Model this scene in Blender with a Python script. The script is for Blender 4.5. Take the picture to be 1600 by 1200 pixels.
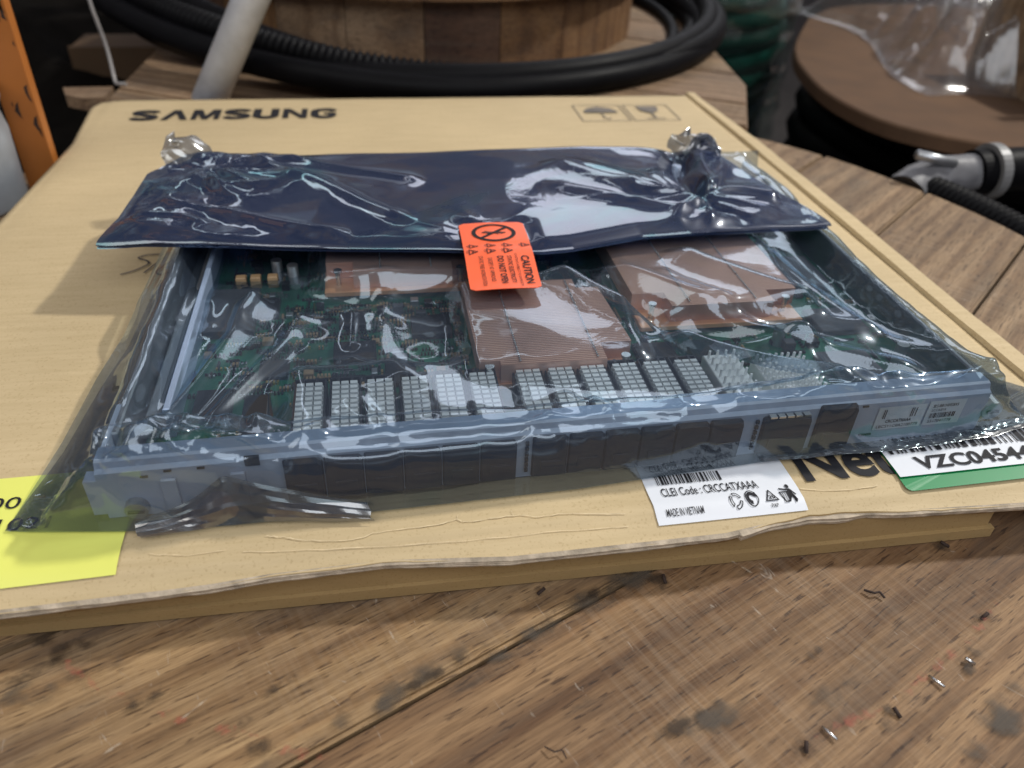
import bpy, bmesh, math, random
import numpy as np
from mathutils import Vector, Matrix
random.seed(7); rng = np.random.RandomState(11)
S = 0.42                      # one design unit in metres; all design coordinates: x right, y away, z up, z=0 is the box lid
for o in list(bpy.data.objects): bpy.data.objects.remove(o)
scn = bpy.context.scene; COL = scn.collection
PI = math.pi
# ------------------------------------------------------------------ camera
F = 1230.0
rows = [(0.98570913, -0.16376821, 0.03946498), (-0.0651643, -0.58672861, -0.80715745), (0.15534196, 0.79305076, -0.58901559)]
cam = bpy.data.cameras.new('camera'); co = bpy.data.objects.new('camera', cam); COL.objects.link(co)
r0, r1, r2 = [Vector(r) for r in rows]
m = Matrix((( r0.x, -r1.x, -r2.x, 0), (r0.y, -r1.y, -r2.y, 0), (r0.z, -r1.z, -r2.z, 0.5*S), (0, 0, 0, 1)))
co.matrix_world = m
cam.sensor_width = 36; cam.lens = F/1600*36; cam.clip_start = 0.01; cam.clip_end = 60
cam.dof.use_dof = True; cam.dof.focus_distance = 0.315; cam.dof.aperture_fstop = 9.5
scn.camera = co
# ------------------------------------------------------------------ world, lamps, exposure
w = bpy.data.worlds.new('World'); scn.world = w; w.use_nodes = True
bg = w.node_tree.nodes['Background']; bg.inputs[1].default_value = 0.62
wt = w.node_tree; wc = wt.nodes.new('ShaderNodeTexCoord'); wm = wt.nodes.new('ShaderNodeMapping'); wm.inputs['Scale'].default_value = (1.5, 1.5, 3.2)
wn = wt.nodes.new('ShaderNodeTexNoise'); wn.inputs['Scale'].default_value = 2.4; wn.inputs['Detail'].default_value = 4; wn.inputs['Distortion'].default_value = .3
wr = wt.nodes.new('ShaderNodeValToRGB'); el = wr.color_ramp.elements     # light and dark noise blotches, added to vary the film's reflections
for p_, c_ in ((.36, (.025, .035, .07)), (.47, (.12, .13, .19)), (.53, (.30, .20, .13)), (.60, (.34, .37, .45)), (.70, (.9, .94, 1.0))):
    q_ = el.new(p_); q_.color = (*c_, 1)
el.remove(el[0]); el.remove(el[-1])
wt.links.new(wc.outputs['Generated'], wm.inputs['Vector']); wt.links.new(wm.outputs['Vector'], wn.inputs['Vector']); wt.links.new(wn.outputs['Fac'], wr.inputs['Fac']); wt.links.new(wr.outputs['Color'], bg.inputs[0])
scn.view_settings.view_transform = 'Standard'; scn.view_settings.look = 'None'
scn.view_settings.exposure = 0.0; scn.view_settings.gamma = 1.0; scn.view_settings.use_curve_mapping = False
def lamp(name, loc, target, sx, sy, power, color=(1, 1, 1)):
    d = bpy.data.lights.new(name, 'AREA'); d.shape = 'RECTANGLE'; d.size = sx*S; d.size_y = sy*S
    d.energy = power; d.color = color
    o = bpy.data.objects.new(name, d); COL.objects.link(o)
    loc = Vector(loc)*S; t = Vector(target)*S
    o.location = loc; o.rotation_euler = (t-loc).to_track_quat('-Z', 'Y').to_euler(); return o
C0 = (0.15, 0.85, 0)
lamp('key_lamp', (4.9, 2.3, 4.9), C0, 0.50, 0.28, 62, (1.0, 0.97, 0.91))
lamp('ceiling_panel', (3.15, 8.0, 4.35), C0, 3.7, 2.5, 15, (0.93, 0.94, 1.0))
lamp('tube_lamp', (-1.6, 6.8, 4.6), C0, 0.25, 3.4, 1.6, (0.93, 0.95, 1.0))
lamp('tube_lamp', (0.0, 9.0, 7.4), C0, 4.5, 0.22, 1.6, (0.95, 0.96, 1.0))
lamp('side_fill', (-2.6, -0.3, 3.4), C0, 2.4, 2.4, 9, (1.0, 0.97, 0.92))  # soft fill added from the front left
lamp('front_fill', (.8, -2.0, 3.2), C0, 3.8, 2.2, 15, (0.93, 0.96, 1.0))  # broad fill added to brighten the panel face and box front
# ------------------------------------------------------------------ helpers
def vnoise(x, y, seed=0):
    x = np.asarray(x, float); y = np.asarray(y, float)
    xi = np.floor(x); yi = np.floor(y); fx = x-xi; fy = y-yi
    def h(a, b):
        v = np.sin(a*127.1+b*311.7+seed*74.7)*43758.5453; return v-np.floor(v)
    u = fx*fx*fx*(fx*(fx*6-15)+10); v = fy*fy*fy*(fy*(fy*6-15)+10)
    return (h(xi, yi)*(1-u)+h(xi+1, yi)*u)*(1-v)+(h(xi, yi+1)*(1-u)+h(xi+1, yi+1)*u)*v
def fbm(x, y, seed=0, n=4):
    s = 0; a = .5
    for i in range(n): s = s+a*vnoise(x*2**i, y*2**i, seed+i*3.1); a *= .5
    return s
def sst(a, b, x):
    t = np.clip((x-a)/(b-a), 0, 1); return t*t*(3-2*t)
def trin(x, y, seed=0):
    """planar facets: heights on a triangular lattice, joined by straight creases"""
    u = x+y*.5; v = y*.866; ui = np.floor(u); vi = np.floor(v); fu = u-ui; fv = v-vi
    def h(a, b):
        q = np.sin(a*127.1+b*311.7+seed*74.7)*43758.5453; return q-np.floor(q)
    up = fu+fv > 1
    a = h(ui, vi); b = h(ui+1, vi); c = h(ui, vi+1); d = h(ui+1, vi+1)
    return np.where(up, d+(1-fu)*(c-d)+(1-fv)*(b-d), a+fu*(b-a)+fv*(c-a))-.5
ORG = {}
def tag(o, label=None, cat=None, group=None, kind=None):
    if label: o['label'] = label
    if cat: o['category'] = cat
    if group: o['group'] = group
    if kind: o['kind'] = kind
    return o
def thing(name, label, cat, loc, group=None):
    o = bpy.data.objects.new(name, None); COL.objects.link(o); o.empty_display_size = .02
    o.location = Vector(loc)*S; ORG[o.name] = np.array(loc, float); tag(o, label, cat, group); return o
def build(name, V, Fc, mat, parent=None, org=None, smooth=False, mats=None, fmi=None, label=None):
    V = np.array(V, float).reshape(-1, 3)
    if parent is not None: og = ORG[parent.name]
    elif org is not None: og = np.array(org, float)
    else: og = np.array([V[:, 0].mean(), V[:, 1].mean(), V[:, 2].min()])
    me = bpy.data.meshes.new(name)
    me.from_pydata(((V-og)*S).tolist(), [], [tuple(int(i) for i in f) for f in Fc]); me.update()
    for mm in (mats or [mat]): me.materials.append(mm)
    if fmi is not None: me.polygons.foreach_set('material_index', fmi)
    if smooth: me.polygons.foreach_set('use_smooth', [True]*len(me.polygons))
    o = bpy.data.objects.new(name, me); COL.objects.link(o)
    if parent is not None: o.parent = parent
    else: o.location = Vector(og)*S
    ORG[o.name] = og
    if label: o['label'] = label
    return o
class MB:
    def __init__(s): s.V = []; s.F = []; s.M = []
    def add(s, V, Fc, mi=0):
        n = len(s.V); s.V += [tuple(v) for v in V]; s.F += [tuple(i+n for i in f) for f in Fc]; s.M += [mi]*len(Fc)
    def box(s, x0, x1, y0, y1, z0, z1, mi=0, ang=0, bev=0):
        cx, cy = (x0+x1)/2, (y0+y1)/2; c, sn = math.cos(ang), math.sin(ang)
        if bev:
            b = bev; V = []
            for z, i in ((z0, 0), (z1-b, 0), (z1, b)):
                for x, y in ((x0+i, y0+i), (x1-i, y0+i), (x1-i, y1-i), (x0+i, y1-i)): V.append((x, y, z))
            Fc = [(3, 2, 1, 0), (8, 9, 10, 11)]
            for k in (0, 4):
                for j in range(4): Fc.append((k+j, k+(j+1) % 4, k+4+(j+1) % 4, k+4+j))
        else:
            V = [(x, y, z) for z in (z0, z1) for x, y in ((x0, y0), (x1, y0), (x1, y1), (x0, y1))]
            Fc = [(3, 2, 1, 0), (4, 5, 6, 7)]+[(j, (j+1) % 4, 4+(j+1) % 4, 4+j) for j in range(4)]
        if ang: V = [(cx+(x-cx)*c-(y-cy)*sn, cy+(x-cx)*sn+(y-cy)*c, z) for x, y, z in V]
        s.add(V, Fc, mi)
    def prism(s, poly, z0, z1, mi=0, bev=0):
        n = len(poly); P = np.array(poly, float)
        if bev:
            c = P.mean(0); d = P-c; P2 = c+d*(1-bev/np.maximum(np.linalg.norm(d, axis=1, keepdims=True), 1e-6))
            V = [(x, y, z0) for x, y in P]+[(x, y, z1-bev) for x, y in P]+[(x, y, z1) for x, y in P2]
            Fc = [tuple(range(n-1, -1, -1)), tuple(range(2*n, 3*n))]+[(k+j, k+(j+1) % n, k+n+(j+1) % n, k+n+j) for k in (0, n) for j in range(n)]
        else:
            V = [(x, y, z0) for x, y in P]+[(x, y, z1) for x, y in P]
            Fc = [tuple(range(n-1, -1, -1)), tuple(range(n, 2*n))]+[(j, (j+1) % n, n+(j+1) % n, n+j) for j in range(n)]
        s.add(V, Fc, mi)
    def cyl(s, p0, p1, r0, r1=None, seg=20, mi=0, cap=True):
        r1 = r0 if r1 is None else r1
        p0 = np.array(p0, float); p1 = np.array(p1, float); d = p1-p0; d /= np.linalg.norm(d)
        a = np.cross(d, (0, 0, 1) if abs(d[2]) < .9 else (1, 0, 0)); a /= np.linalg.norm(a); b = np.cross(d, a)
        V = []
        for p, r in ((p0, r0), (p1, r1)):
            for k in range(seg):
                t = 2*PI*k/seg; V.append(p+r*(a*math.cos(t)+b*math.sin(t)))
        Fc = [(k, (k+1) % seg, seg+(k+1) % seg, seg+k) for k in range(seg)]
        if cap: Fc += [tuple(range(seg-1, -1, -1)), tuple(range(seg, 2*seg))]
        s.add(V, Fc, mi)
    def build(s, name, mat, parent=None, **k):
        if isinstance(mat, list): return build(name, s.V, s.F, None, parent, mats=mat, fmi=s.M, **k)
        return build(name, s.V, s.F, mat, parent, **k)
def tube_mesh(path, r, seg=14, closed=False, corr=None):
    """path Nx3, r scalar; corr=(period, depth) makes the ribs of corrugated conduit"""
    P = np.array(path, float)
    if closed: P = np.vstack([P, P[:1]])
    L = np.r_[0, np.cumsum(np.linalg.norm(np.diff(P, axis=0), axis=1))]
    step = (corr[0]/6 if corr else max(L[-1]/400, r*.35)); n = max(8, int(L[-1]/step))
    t = np.linspace(0, L[-1], n+1); Q = np.stack([np.interp(t, L, P[:, k]) for k in range(3)], 1)
    if n > 30:
        for _ in range(8): Q[1:-1] = (Q[:-2]+Q[1:-1]*2+Q[2:])/4
    T = np.gradient(Q, axis=0); T /= np.linalg.norm(T, axis=1, keepdims=True)
    up = np.array([0, 0, 1.]); A = np.cross(T, up); A /= np.maximum(np.linalg.norm(A, axis=1, keepdims=True), 1e-6); B = np.cross(A, T)
    rr = np.full(n+1, r)
    if corr: rr = r-corr[1]*(0.5-0.5*np.tanh(3*np.cos(2*PI*t/corr[0])))
    ang = np.arange(seg)*2*PI/seg
    V = (Q[:, None]+rr[:, None, None]*(A[:, None]*np.cos(ang)[None, :, None]+B[:, None]*np.sin(ang)[None, :, None])).reshape(-1, 3)
    Fc = [(i*seg+k, i*seg+(k+1) % seg, (i+1)*seg+(k+1) % seg, (i+1)*seg+k) for i in range(n) for k in range(seg)]
    if not closed: Fc += [tuple(range(seg)), tuple(range(n*seg+seg-1, n*seg-1, -1))]
    return V.tolist(), Fc
def grid_faces(nx, ny, off=0):
    i, j = np.meshgrid(np.arange(nx-1), np.arange(ny-1)); a = (j*nx+i).ravel()+off
    return np.stack([a, a+1, a+nx+1, a+nx], 1).tolist()
# ------------------------------------------------------------------ materials
def nodes(name):
    mt = bpy.data.materials.new(name); mt.use_nodes = True; nt = mt.node_tree; nt.nodes.clear()
    def N(t, **k):
        n = nt.nodes.new('ShaderNode'+t)
        for a, b in k.items():
            if a.startswith('i_'): n.inputs[a[2:].replace('_', ' ')].default_value = b
            else: setattr(n, a, b)
        return n
    def Lk(a, ao, b, bi): nt.links.new(a.outputs[ao], b.inputs[bi])
    out = N('OutputMaterial'); return mt, N, Lk, out
def ramp(N, stops, interp='LINEAR'):
    r = N('ValToRGB'); e = r.color_ramp.elements; r.color_ramp.interpolation = interp
    while len(e) < len(stops): e.new(.5)
    for el, (p, c) in zip(e, stops): el.position = p; el.color = (*c, 1) if len(c) == 3 else c
    return r
def plain(name, col, rough=.5, metal=0, var=.12, scale=60, bump=0, bscale=400, spec=.5):
    mt, N, Lk, out = nodes(name)
    p = N('BsdfPrincipled'); p.inputs['Roughness'].default_value = rough; p.inputs['Metallic'].default_value = metal
    p.inputs['Specular IOR Level'].default_value = spec
    tc = N('TexCoord'); n = N('TexNoise'); n.inputs['Scale'].default_value = scale; n.inputs['Detail'].default_value = 5
    Lk(tc, 'Object', n, 'Vector')
    c = np.array(col); r = ramp(N, [(.3, tuple(c*(1-var))), (.7, tuple(np.minimum(c*(1+var), 1)))])
    Lk(n, 'Fac', r, 'Fac'); Lk(r, 'Color', p, 'Base Color')
    rr = N('MapRange'); rr.inputs['To Min'].default_value = max(rough-.08, .02); rr.inputs['To Max'].default_value = min(rough+.12, 1); Lk(n, 'Fac', rr, 'Value'); Lk(rr, 'Result', p, 'Roughness')
    if bump:
        n2 = N('TexNoise'); n2.inputs['Scale'].default_value = bscale; n2.inputs['Detail'].default_value = 4; Lk(tc, 'Object', n2, 'Vector')
        b = N('Bump'); b.inputs['Strength'].default_value = bump; b.inputs['Distance'].default_value = .0006; Lk(n2, 'Fac', b, 'Height'); Lk(b, 'Normal', p, 'Normal')
    Lk(p, 'BSDF', out, 'Surface'); return mt
def wood(name, light, dark, grey=.3, saw=.25, seed=0.0, ringscale=1.0, rough=.68):
    mt, N, Lk, out = nodes(name)
    p = N('BsdfPrincipled'); tc = N('TexCoord')
    def mp(sx, sy, sz, off=0):
        q = N('Mapping'); q.inputs['Scale'].default_value = (sx, sy, sz); q.inputs['Location'].default_value = (seed+off, seed*1.7+off, seed*.3)
        Lk(tc, 'Object', q, 'Vector'); return q
    def noise(q, sc, det=6, dist=0.0, rg=.55):
        n = N('TexNoise'); n.inputs['Scale'].default_value = sc; n.inputs['Detail'].default_value = det; n.inputs['Distortion'].default_value = dist; n.inputs['Roughness'].default_value = rg
        Lk(q, 'Vector', n, 'Vector'); return n
    def mix(a, b, f, bt='MIX', fv=None):
        x = N('MixRGB'); x.blend_type = bt
        if fv is not None: x.inputs[0].default_value = fv
        if f is not None: Lk(f[0], f[1], x, 0)
        Lk(a[0], a[1], x, 1)
        if isinstance(b, tuple) and not hasattr(b[0], 'outputs'): x.inputs[2].default_value = (*b, 1)
        else: Lk(b[0], b[1], x, 2)
        return x
    big = noise(mp(2.2, 13, 13), 1.6*ringscale, 5, 1.2)
    r1 = ramp(N, [(.28, dark), (.45, tuple(.55*np.array(light)+.45*np.array(dark))), (.62, light), (.8, tuple(np.minimum(1.12*np.array(light), 1)))]); Lk(big, 'Fac', r1, 'Fac')
    ring = N('TexWave'); ring.wave_type = 'BANDS'; ring.bands_direction = 'Y'; ring.inputs['Scale'].default_value = 8*ringscale; ring.inputs['Distortion'].default_value = 5; ring.inputs['Detail'].default_value = 3; ring.inputs['Detail Scale'].default_value = .9
    Lk(mp(.22, 2.2, 2.2, 3), 'Vector', ring, 'Vector')
    r2 = ramp(N, [(.0, (.30, .20, .13)), (.16, (.62, .5, .4)), (.4, (1, 1, 1))]); Lk(ring, 'Fac', r2, 'Fac')
    c1 = mix((r1, 'Color'), (r2, 'Color'), None, 'MULTIPLY', .45)
    fib = noise(mp(7, 150, 150, 1), 3.0, 6, .3, .7)
    r3 = ramp(N, [(.33, (.52, .47, .42)), (.55, (1, 1, 1)), (.72, (1.0, 1.0, 1.0))]); Lk(fib, 'Fac', r3, 'Fac')
    c2 = mix((c1, 'Color'), (r3, 'Color'), None, 'MULTIPLY', .75)
    fin = noise(mp(25, 520, 300, 5), 3.0, 3, .2, .6); rf = ramp(N, [(.35, (.62, .58, .54)), (.6, (1.08, 1.08, 1.08))]); Lk(fin, 'Fac', rf, 'Fac')
    c2 = mix((c2, 'Color'), (rf, 'Color'), None, 'MULTIPLY', .7)
    po_ = noise(mp(45, 420, 300, 9), 2.0, 2, .1, .5); rp = ramp(N, [(.33, (.22, .16, .12)), (.40, (1, 1, 1))]); Lk(po_, 'Fac', rp, 'Fac')
    c2 = mix((c2, 'Color'), (rp, 'Color'), None, 'MULTIPLY', .8)
    # weathering: grey dirt in long patches and dark streaks
    st = noise(mp(3.2, 16, 16, 7), 1.5, 8, .8, .62)
    r4 = ramp(N, [(.50, (0, 0, 0)), (.68, (1, 1, 1))]); Lk(st, 'Fac', r4, 'Fac')
    mg = N('Math'); mg.operation = 'MULTIPLY'; mg.inputs[1].default_value = grey; Lk(r4, 'Color', mg, 0)
    c3 = mix((c2, 'Color'), (.10, .085, .07), (mg, 'Value'))
    st2 = noise(mp(9, 50, 50, 17), 1.5, 8, .5, .7)
    r5 = ramp(N, [(.60, (0, 0, 0)), (.72, (1, 1, 1))]); Lk(st2, 'Fac', r5, 'Fac')
    mg2 = N('Math'); mg2.operation = 'MULTIPLY'; mg2.inputs[1].default_value = .65; Lk(r5, 'Color', mg2, 0)
    c3 = mix((c3, 'Color'), (.035, .026, .02), (mg2, 'Value'))
    # saw marks across the grain, broken up by noise
    sw0 = noise(mp(240, 12, 30, 23), 2.0, 4, .2, .6); sw = ramp(N, [(.44, (0, 0, 0)), (.64, (1, 1, 1))]); Lk(sw0, 'Fac', sw, 'Fac')
    sn = noise(mp(5, 5, 5, 30), 2.0, 4); r6 = ramp(N, [(.42, (0, 0, 0)), (.62, (1, 1, 1))]); Lk(sn, 'Fac', r6, 'Fac')
    ms = N('Math'); ms.operation = 'MULTIPLY'; Lk(sw, 'Color', ms, 0); Lk(r6, 'Color', ms, 1)
    ms2 = N('Math'); ms2.operation = 'MULTIPLY'; ms2.inputs[1].default_value = saw; Lk(ms, 'Value', ms2, 0)
    c4 = mix((c3, 'Color'), (.50, .40, .29), (ms2, 'Value'))
    # pale scuffs and scratches
    sc = noise(mp(60, 14, 30, 41), 2.2, 3, 2.0, .8); r7 = ramp(N, [(.66, (0, 0, 0)), (.74, (1, 1, 1))]); Lk(sc, 'Fac', r7, 'Fac')
    m7 = N('Math'); m7.operation = 'MULTIPLY'; m7.inputs[1].default_value = .35; Lk(r7, 'Color', m7, 0)
    c5 = mix((c4, 'Color'), (.52, .46, .38), (m7, 'Value'))
    Lk(c5, 'Color', p, 'Base Color')
    p.inputs['Roughness'].default_value = rough
    rr = N('MapRange'); rr.inputs['To Min'].default_value = rough-.12; rr.inputs['To Max'].default_value = rough+.2; Lk(st, 'Fac', rr, 'Value'); Lk(rr, 'Result', p, 'Roughness')
    add = N('Math'); add.operation = 'MULTIPLY_ADD'; add.inputs[1].default_value = .5; Lk(fib, 'Fac', add, 0); Lk(ms2, 'Value', add, 2)
    add2 = N('Math'); add2.operation = 'MULTIPLY_ADD'; add2.inputs[1].default_value = .4; Lk(ring, 'Fac', add2, 0); Lk(add, 'Value', add2, 2)
    b = N('Bump'); b.inputs['Strength'].default_value = .55; b.inputs['Distance'].default_value = .0012; Lk(add2, 'Value', b, 'Height'); Lk(b, 'Normal', p, 'Normal')
    Lk(p, 'BSDF', out, 'Surface'); return mt
def cardboard(name, col, dark=.0):
    mt, N, Lk, out = nodes(name); p = N('BsdfPrincipled'); tc = N('TexCoord')
    n1 = N('TexNoise'); n1.inputs['Scale'].default_value = 7; n1.inputs['Detail'].default_value = 6; Lk(tc, 'Object', n1, 'Vector')
    q = N('Mapping'); q.inputs['Scale'].default_value = (12, 130, 60); Lk(tc, 'Object', q, 'Vector')
    n2 = N('TexNoise'); n2.inputs['Scale'].default_value = 3; n2.inputs['Detail'].default_value = 5; Lk(q, 'Vector', n2, 'Vector')
    n3 = N('TexNoise'); n3.inputs['Scale'].default_value = 900; n3.inputs['Detail'].default_value = 3; Lk(tc, 'Object', n3, 'Vector')
    c = np.array(col)
    r1 = ramp(N, [(.3, tuple(c*.90)), (.7, tuple(c*1.07))]); Lk(n1, 'Fac', r1, 'Fac')
    r2 = ramp(N, [(.3, (.9, .89, .86)), (.7, (1, 1, 1))]); Lk(n2, 'Fac', r2, 'Fac')
    r3 = ramp(N, [(.32, (.80, .76, .70)), (.42, (1, 1, 1)), (.68, (1, 1, 1)), (.78, (1.15, 1.15, 1.15))]); Lk(n3, 'Fac', r3, 'Fac')
    m1 = N('MixRGB'); m1.blend_type = 'MULTIPLY'; m1.inputs[0].default_value = 1; Lk(r1, 'Color', m1, 1); Lk(r2, 'Color', m1, 2)
    m2 = N('MixRGB'); m2.blend_type = 'MULTIPLY'; m2.inputs[0].default_value = .7; Lk(m1, 'Color', m2, 1); Lk(r3, 'Color', m2, 2)
    Lk(m2, 'Color', p, 'Base Color'); p.inputs['Roughness'].default_value = .62; p.inputs['Specular IOR Level'].default_value = .35
    ad = N('Math'); ad.operation = 'MULTIPLY_ADD'; ad.inputs[1].default_value = .35; Lk(n3, 'Fac', ad, 0); Lk(n2, 'Fac', ad, 2)
    b = N('Bump'); b.inputs['Strength'].default_value = .28; b.inputs['Distance'].default_value = .0005; Lk(ad, 'Value', b, 'Height'); Lk(b, 'Normal', p, 'Normal')
    Lk(p, 'BSDF', out, 'Surface'); return mt
def film(name, tint, refl, rough=.035, haze=.03, hazecol=(.5, .52, .56), bump=.15, irid=.0, glosscol=(1, 1, 1)):
    """metallised static-shielding film: tinted transparency with a mirror coat that grows at grazing angles"""
    mt, N, Lk, out = nodes(name); tc = N('TexCoord')
    n1 = N('TexNoise'); n1.inputs['Scale'].default_value = 28; n1.inputs['Detail'].default_value = 5; n1.inputs['Distortion'].default_value = .8; Lk(tc, 'Object', n1, 'Vector')
    n3 = N('TexNoise'); n3.inputs['Scale'].default_value = 75; n3.inputs['Detail'].default_value = 3; n3.inputs['Distortion'].default_value = 2.2; Lk(tc, 'Object', n3, 'Vector')
    n4 = N('TexNoise'); n4.inputs['Scale'].default_value = 13; n4.inputs['Detail'].default_value = 2; Lk(tc, 'Object', n4, 'Vector')
    mk = ramp(N, [(.50, (.05, .05, .05)), (.66, (1, 1, 1))]); Lk(n4, 'Fac', mk, 'Fac')
    ml = N('Math'); ml.operation = 'MULTIPLY'; Lk(n3, 'Fac', ml, 0); Lk(mk, 'Color', ml, 1)
    b0 = N('Bump'); b0.inputs['Strength'].default_value = .16; b0.inputs['Distance'].default_value = .0011; Lk(ml, 'Value', b0, 'Height')
    b = N('Bump'); b.inputs['Strength'].default_value = bump; b.inputs['Distance'].default_value = .0012; Lk(n1, 'Fac', b, 'Height'); Lk(b0, 'Normal', b, 'Normal')
    tr = N('BsdfTransparent'); t = np.array(tint)
    r = ramp(N, [(.3, tuple(t*.86)), (.7, tuple(np.minimum(t*1.12, 1)))]); Lk(n1, 'Fac', r, 'Fac'); Lk(r, 'Color', tr, 'Color')
    g = N('BsdfGlossy'); g.inputs['Roughness'].default_value = rough; Lk(b, 'Normal', g, 'Normal')
    gb = N('BsdfGlossy'); gb.inputs['Roughness'].default_value = .30; gb.inputs['Color'].default_value = (*glosscol, 1); gx = N('MixShader'); gx.inputs[0].default_value = .24
    n2 = N('TexNoise'); n2.inputs['Scale'].default_value = 9; n2.inputs['Detail'].default_value = 4; n2.inputs['Distortion'].default_value = 2.5; Lk(tc, 'Object', n2, 'Vector')
    gc = np.array(glosscol)
    r2 = ramp(N, [(.40, tuple(gc)), (.56, tuple(gc*(1-irid)+irid*np.array((.75, .98, 1.0)))), (.64, tuple(gc*(1-irid)+irid*np.array((.25, .85, .88)))), (.72, tuple(gc))]); Lk(n2, 'Fac', r2, 'Fac'); Lk(r2, 'Color', g, 'Color')
    df = N('BsdfDiffuse'); df.inputs['Color'].default_value = (*hazecol, 1)
    m1 = N('MixShader'); m1.inputs[0].default_value = haze; Lk(tr, 'BSDF', m1, 1); Lk(df, 'BSDF', m1, 2)
    lw = N('LayerWeight'); lw.inputs['Blend'].default_value = .5; Lk(b, 'Normal', lw, 'Normal')
    pw = N('Math'); pw.operation = 'POWER'; pw.inputs[1].default_value = 4.0; Lk(lw, 'Facing', pw, 0)
    mr = N('MapRange'); mr.inputs['To Min'].default_value = refl; mr.inputs['To Max'].default_value = min(1, refl+.75); Lk(pw, 'Value', mr, 'Value')
    m2 = N('MixShader'); Lk(mr, 'Result', m2, 0); Lk(m1, 'Shader', m2, 1); Lk(g, 'BSDF', gx, 1); Lk(gb, 'BSDF', gx, 2); Lk(gx, 'Shader', m2, 2)
    Lk(m2, 'Shader', out, 'Surface'); return mt
def decal(name, col, soft=.35, nscale=90, thresh=.0, rough=.7, amax=.85):
    """irregular stain: opaque in the middle of its patch, broken edge"""
    mt, N, Lk, out = nodes(name); tc = N('TexCoord')
    uv = N('TexCoord'); ln = N('VectorMath'); ln.operation = 'LENGTH'
    q = N('Mapping'); q.inputs['Location'].default_value = (-1, -1, 0); q.inputs['Scale'].default_value = (2, 2, 1); Lk(uv, 'UV', q, 'Vector'); Lk(q, 'Vector', ln, 0)
    n = N('TexNoise'); n.inputs['Scale'].default_value = nscale; n.inputs['Detail'].default_value = 6; Lk(tc, 'Object', n, 'Vector')
    a = N('Math'); a.operation = 'MULTIPLY_ADD'; a.inputs[1].default_value = 4.6; Lk(n, 'Fac', a, 0); a.inputs[2].default_value = -2.3
    s = N('Math'); s.operation = 'SUBTRACT'; Lk(a, 'Value', s, 0); Lk(ln, 'Value', s, 1)
    mr = N('MapRange'); mr.inputs['To Max'].default_value = amax; mr.inputs['From Min'].default_value = -.75+thresh; mr.inputs['From Max'].default_value = -.75+thresh+soft; Lk(s, 'Value', mr, 'Value')
    ed = N('MapRange'); ed.inputs['From Min'].default_value = 1; ed.inputs['From Max'].default_value = .7; Lk(ln, 'Value', ed, 'Value')
    ml = N('Math'); ml.operation = 'MULTIPLY'; Lk(mr, 'Result', ml, 0); Lk(ed, 'Result', ml, 1)
    p = N('BsdfPrincipled'); p.inputs['Base Color'].default_value = (*col, 1); p.inputs['Roughness'].default_value = rough; Lk(ml, 'Value', p, 'Alpha')
    Lk(p, 'BSDF', out, 'Surface'); return mt
M = {}
M['wood_front'] = wood('wood_front', (.43, .28, .135), (.17, .10, .05), .6, .07, 1.3)
M['wood_saw'] = wood('wood_saw', (.35, .215, .105), (.15, .08, .036), .45, .17, 4.1)
M['wood_right'] = wood('wood_right', (.34, .23, .13), (.15, .09, .045), .5, .15, 7.7)
M['wood_reel'] = wood('wood_reel', (.33, .22, .13), (.17, .11, .065), .35, .12, 12.2)
M['wood_drum'] = wood('wood_drum', (.25, .135, .055), (.14, .07, .03), .15, .05, 15.2)
M['wood_drum_dark'] = wood('wood_drum_dark', (.13, .07, .04), (.08, .04, .025), .3, .05, 19.2)
M['fibreboard'] = plain('fibreboard', (.11, .063, .036), .8, 0, .15, 20, .15, spec=.25)
M['card'] = cardboard('cardboard', (.60, .47, .275))
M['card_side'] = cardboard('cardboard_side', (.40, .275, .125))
M['card_torn'] = plain('torn_cardboard', (.46, .385, .29), .9, 0, .35, 160, .8, 500)
M['ink'] = plain('black_ink', (.016, .016, .02), .6, 0, .2, 90, spec=.25)
M['ink_soft'] = plain('grey_ink', (.16, .14, .12), .7, 0, .3, 90)
M['pen'] = plain('pen_ink', (.06, .06, .075), .6)
M['paper'] = plain('white_paper', (.74, .77, .82), .42, 0, .03, 20)
M['green_ink'] = plain('green_ink', (.0, .23, .065), .4, 0, .05)
M['yellow'] = plain('yellow_paper', (.78, .80, .17), .45, 0, .04, 15, .1, 60)
M['orange_label'] = plain('orange_label', (.95, .145, .05), .4, 0, .04)
M['panel'] = plain('panel_coating', (.50, .55, .68), .45, .0, .05, 50, .1, 900)
M['panel_back'] = plain('panel_steel_shaded', (.34, .44, .60), .3, .5, .08, 50)  # shade and blue reflection of the top flange put into its colour
M['steel'] = plain('bright_steel', (.9, .9, .9), .42, .25, .1, 80)
M['aluminium'] = plain('aluminium', (.50, .52, .54), .38, .9, .12, 40)
M['cap'] = plain('black_rubber', (.030, .033, .045), .6, 0, .2, 60, spec=.3)
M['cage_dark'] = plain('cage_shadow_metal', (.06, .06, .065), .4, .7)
M['pcb'] = plain('green_circuit_board', (.006, .14, .075), .3, 0, .35, 45, .2, 700)
M['chip'] = plain('black_chip', (.012, .012, .014), .42)
M['chip_grey'] = plain('grey_chip', (.09, .09, .10), .4)
M['tan'] = plain('tan_component', (.36, .24, .13), .5)
M['solder'] = plain('solder', (.65, .66, .66), .25, 1)
M['gold'] = plain('gold_contact', (.80, .55, .20), .3, 1)
M['blue_part'] = plain('blue_part', (.02, .06, .25), .4)
M['galv'] = plain('galvanised_steel', (.74, .79, .87), .42, .1, .12, 60, .3, 300)
M['orange_paint'] = plain('orange_paint', (.42, .14, .025), .45, 0, .12, 25, .2, 200)
M['rust'] = plain('rust', (.035, .02, .015), .8)
M['bucket'] = plain('grey_plastic', (.30, .33, .37), .45)
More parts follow.
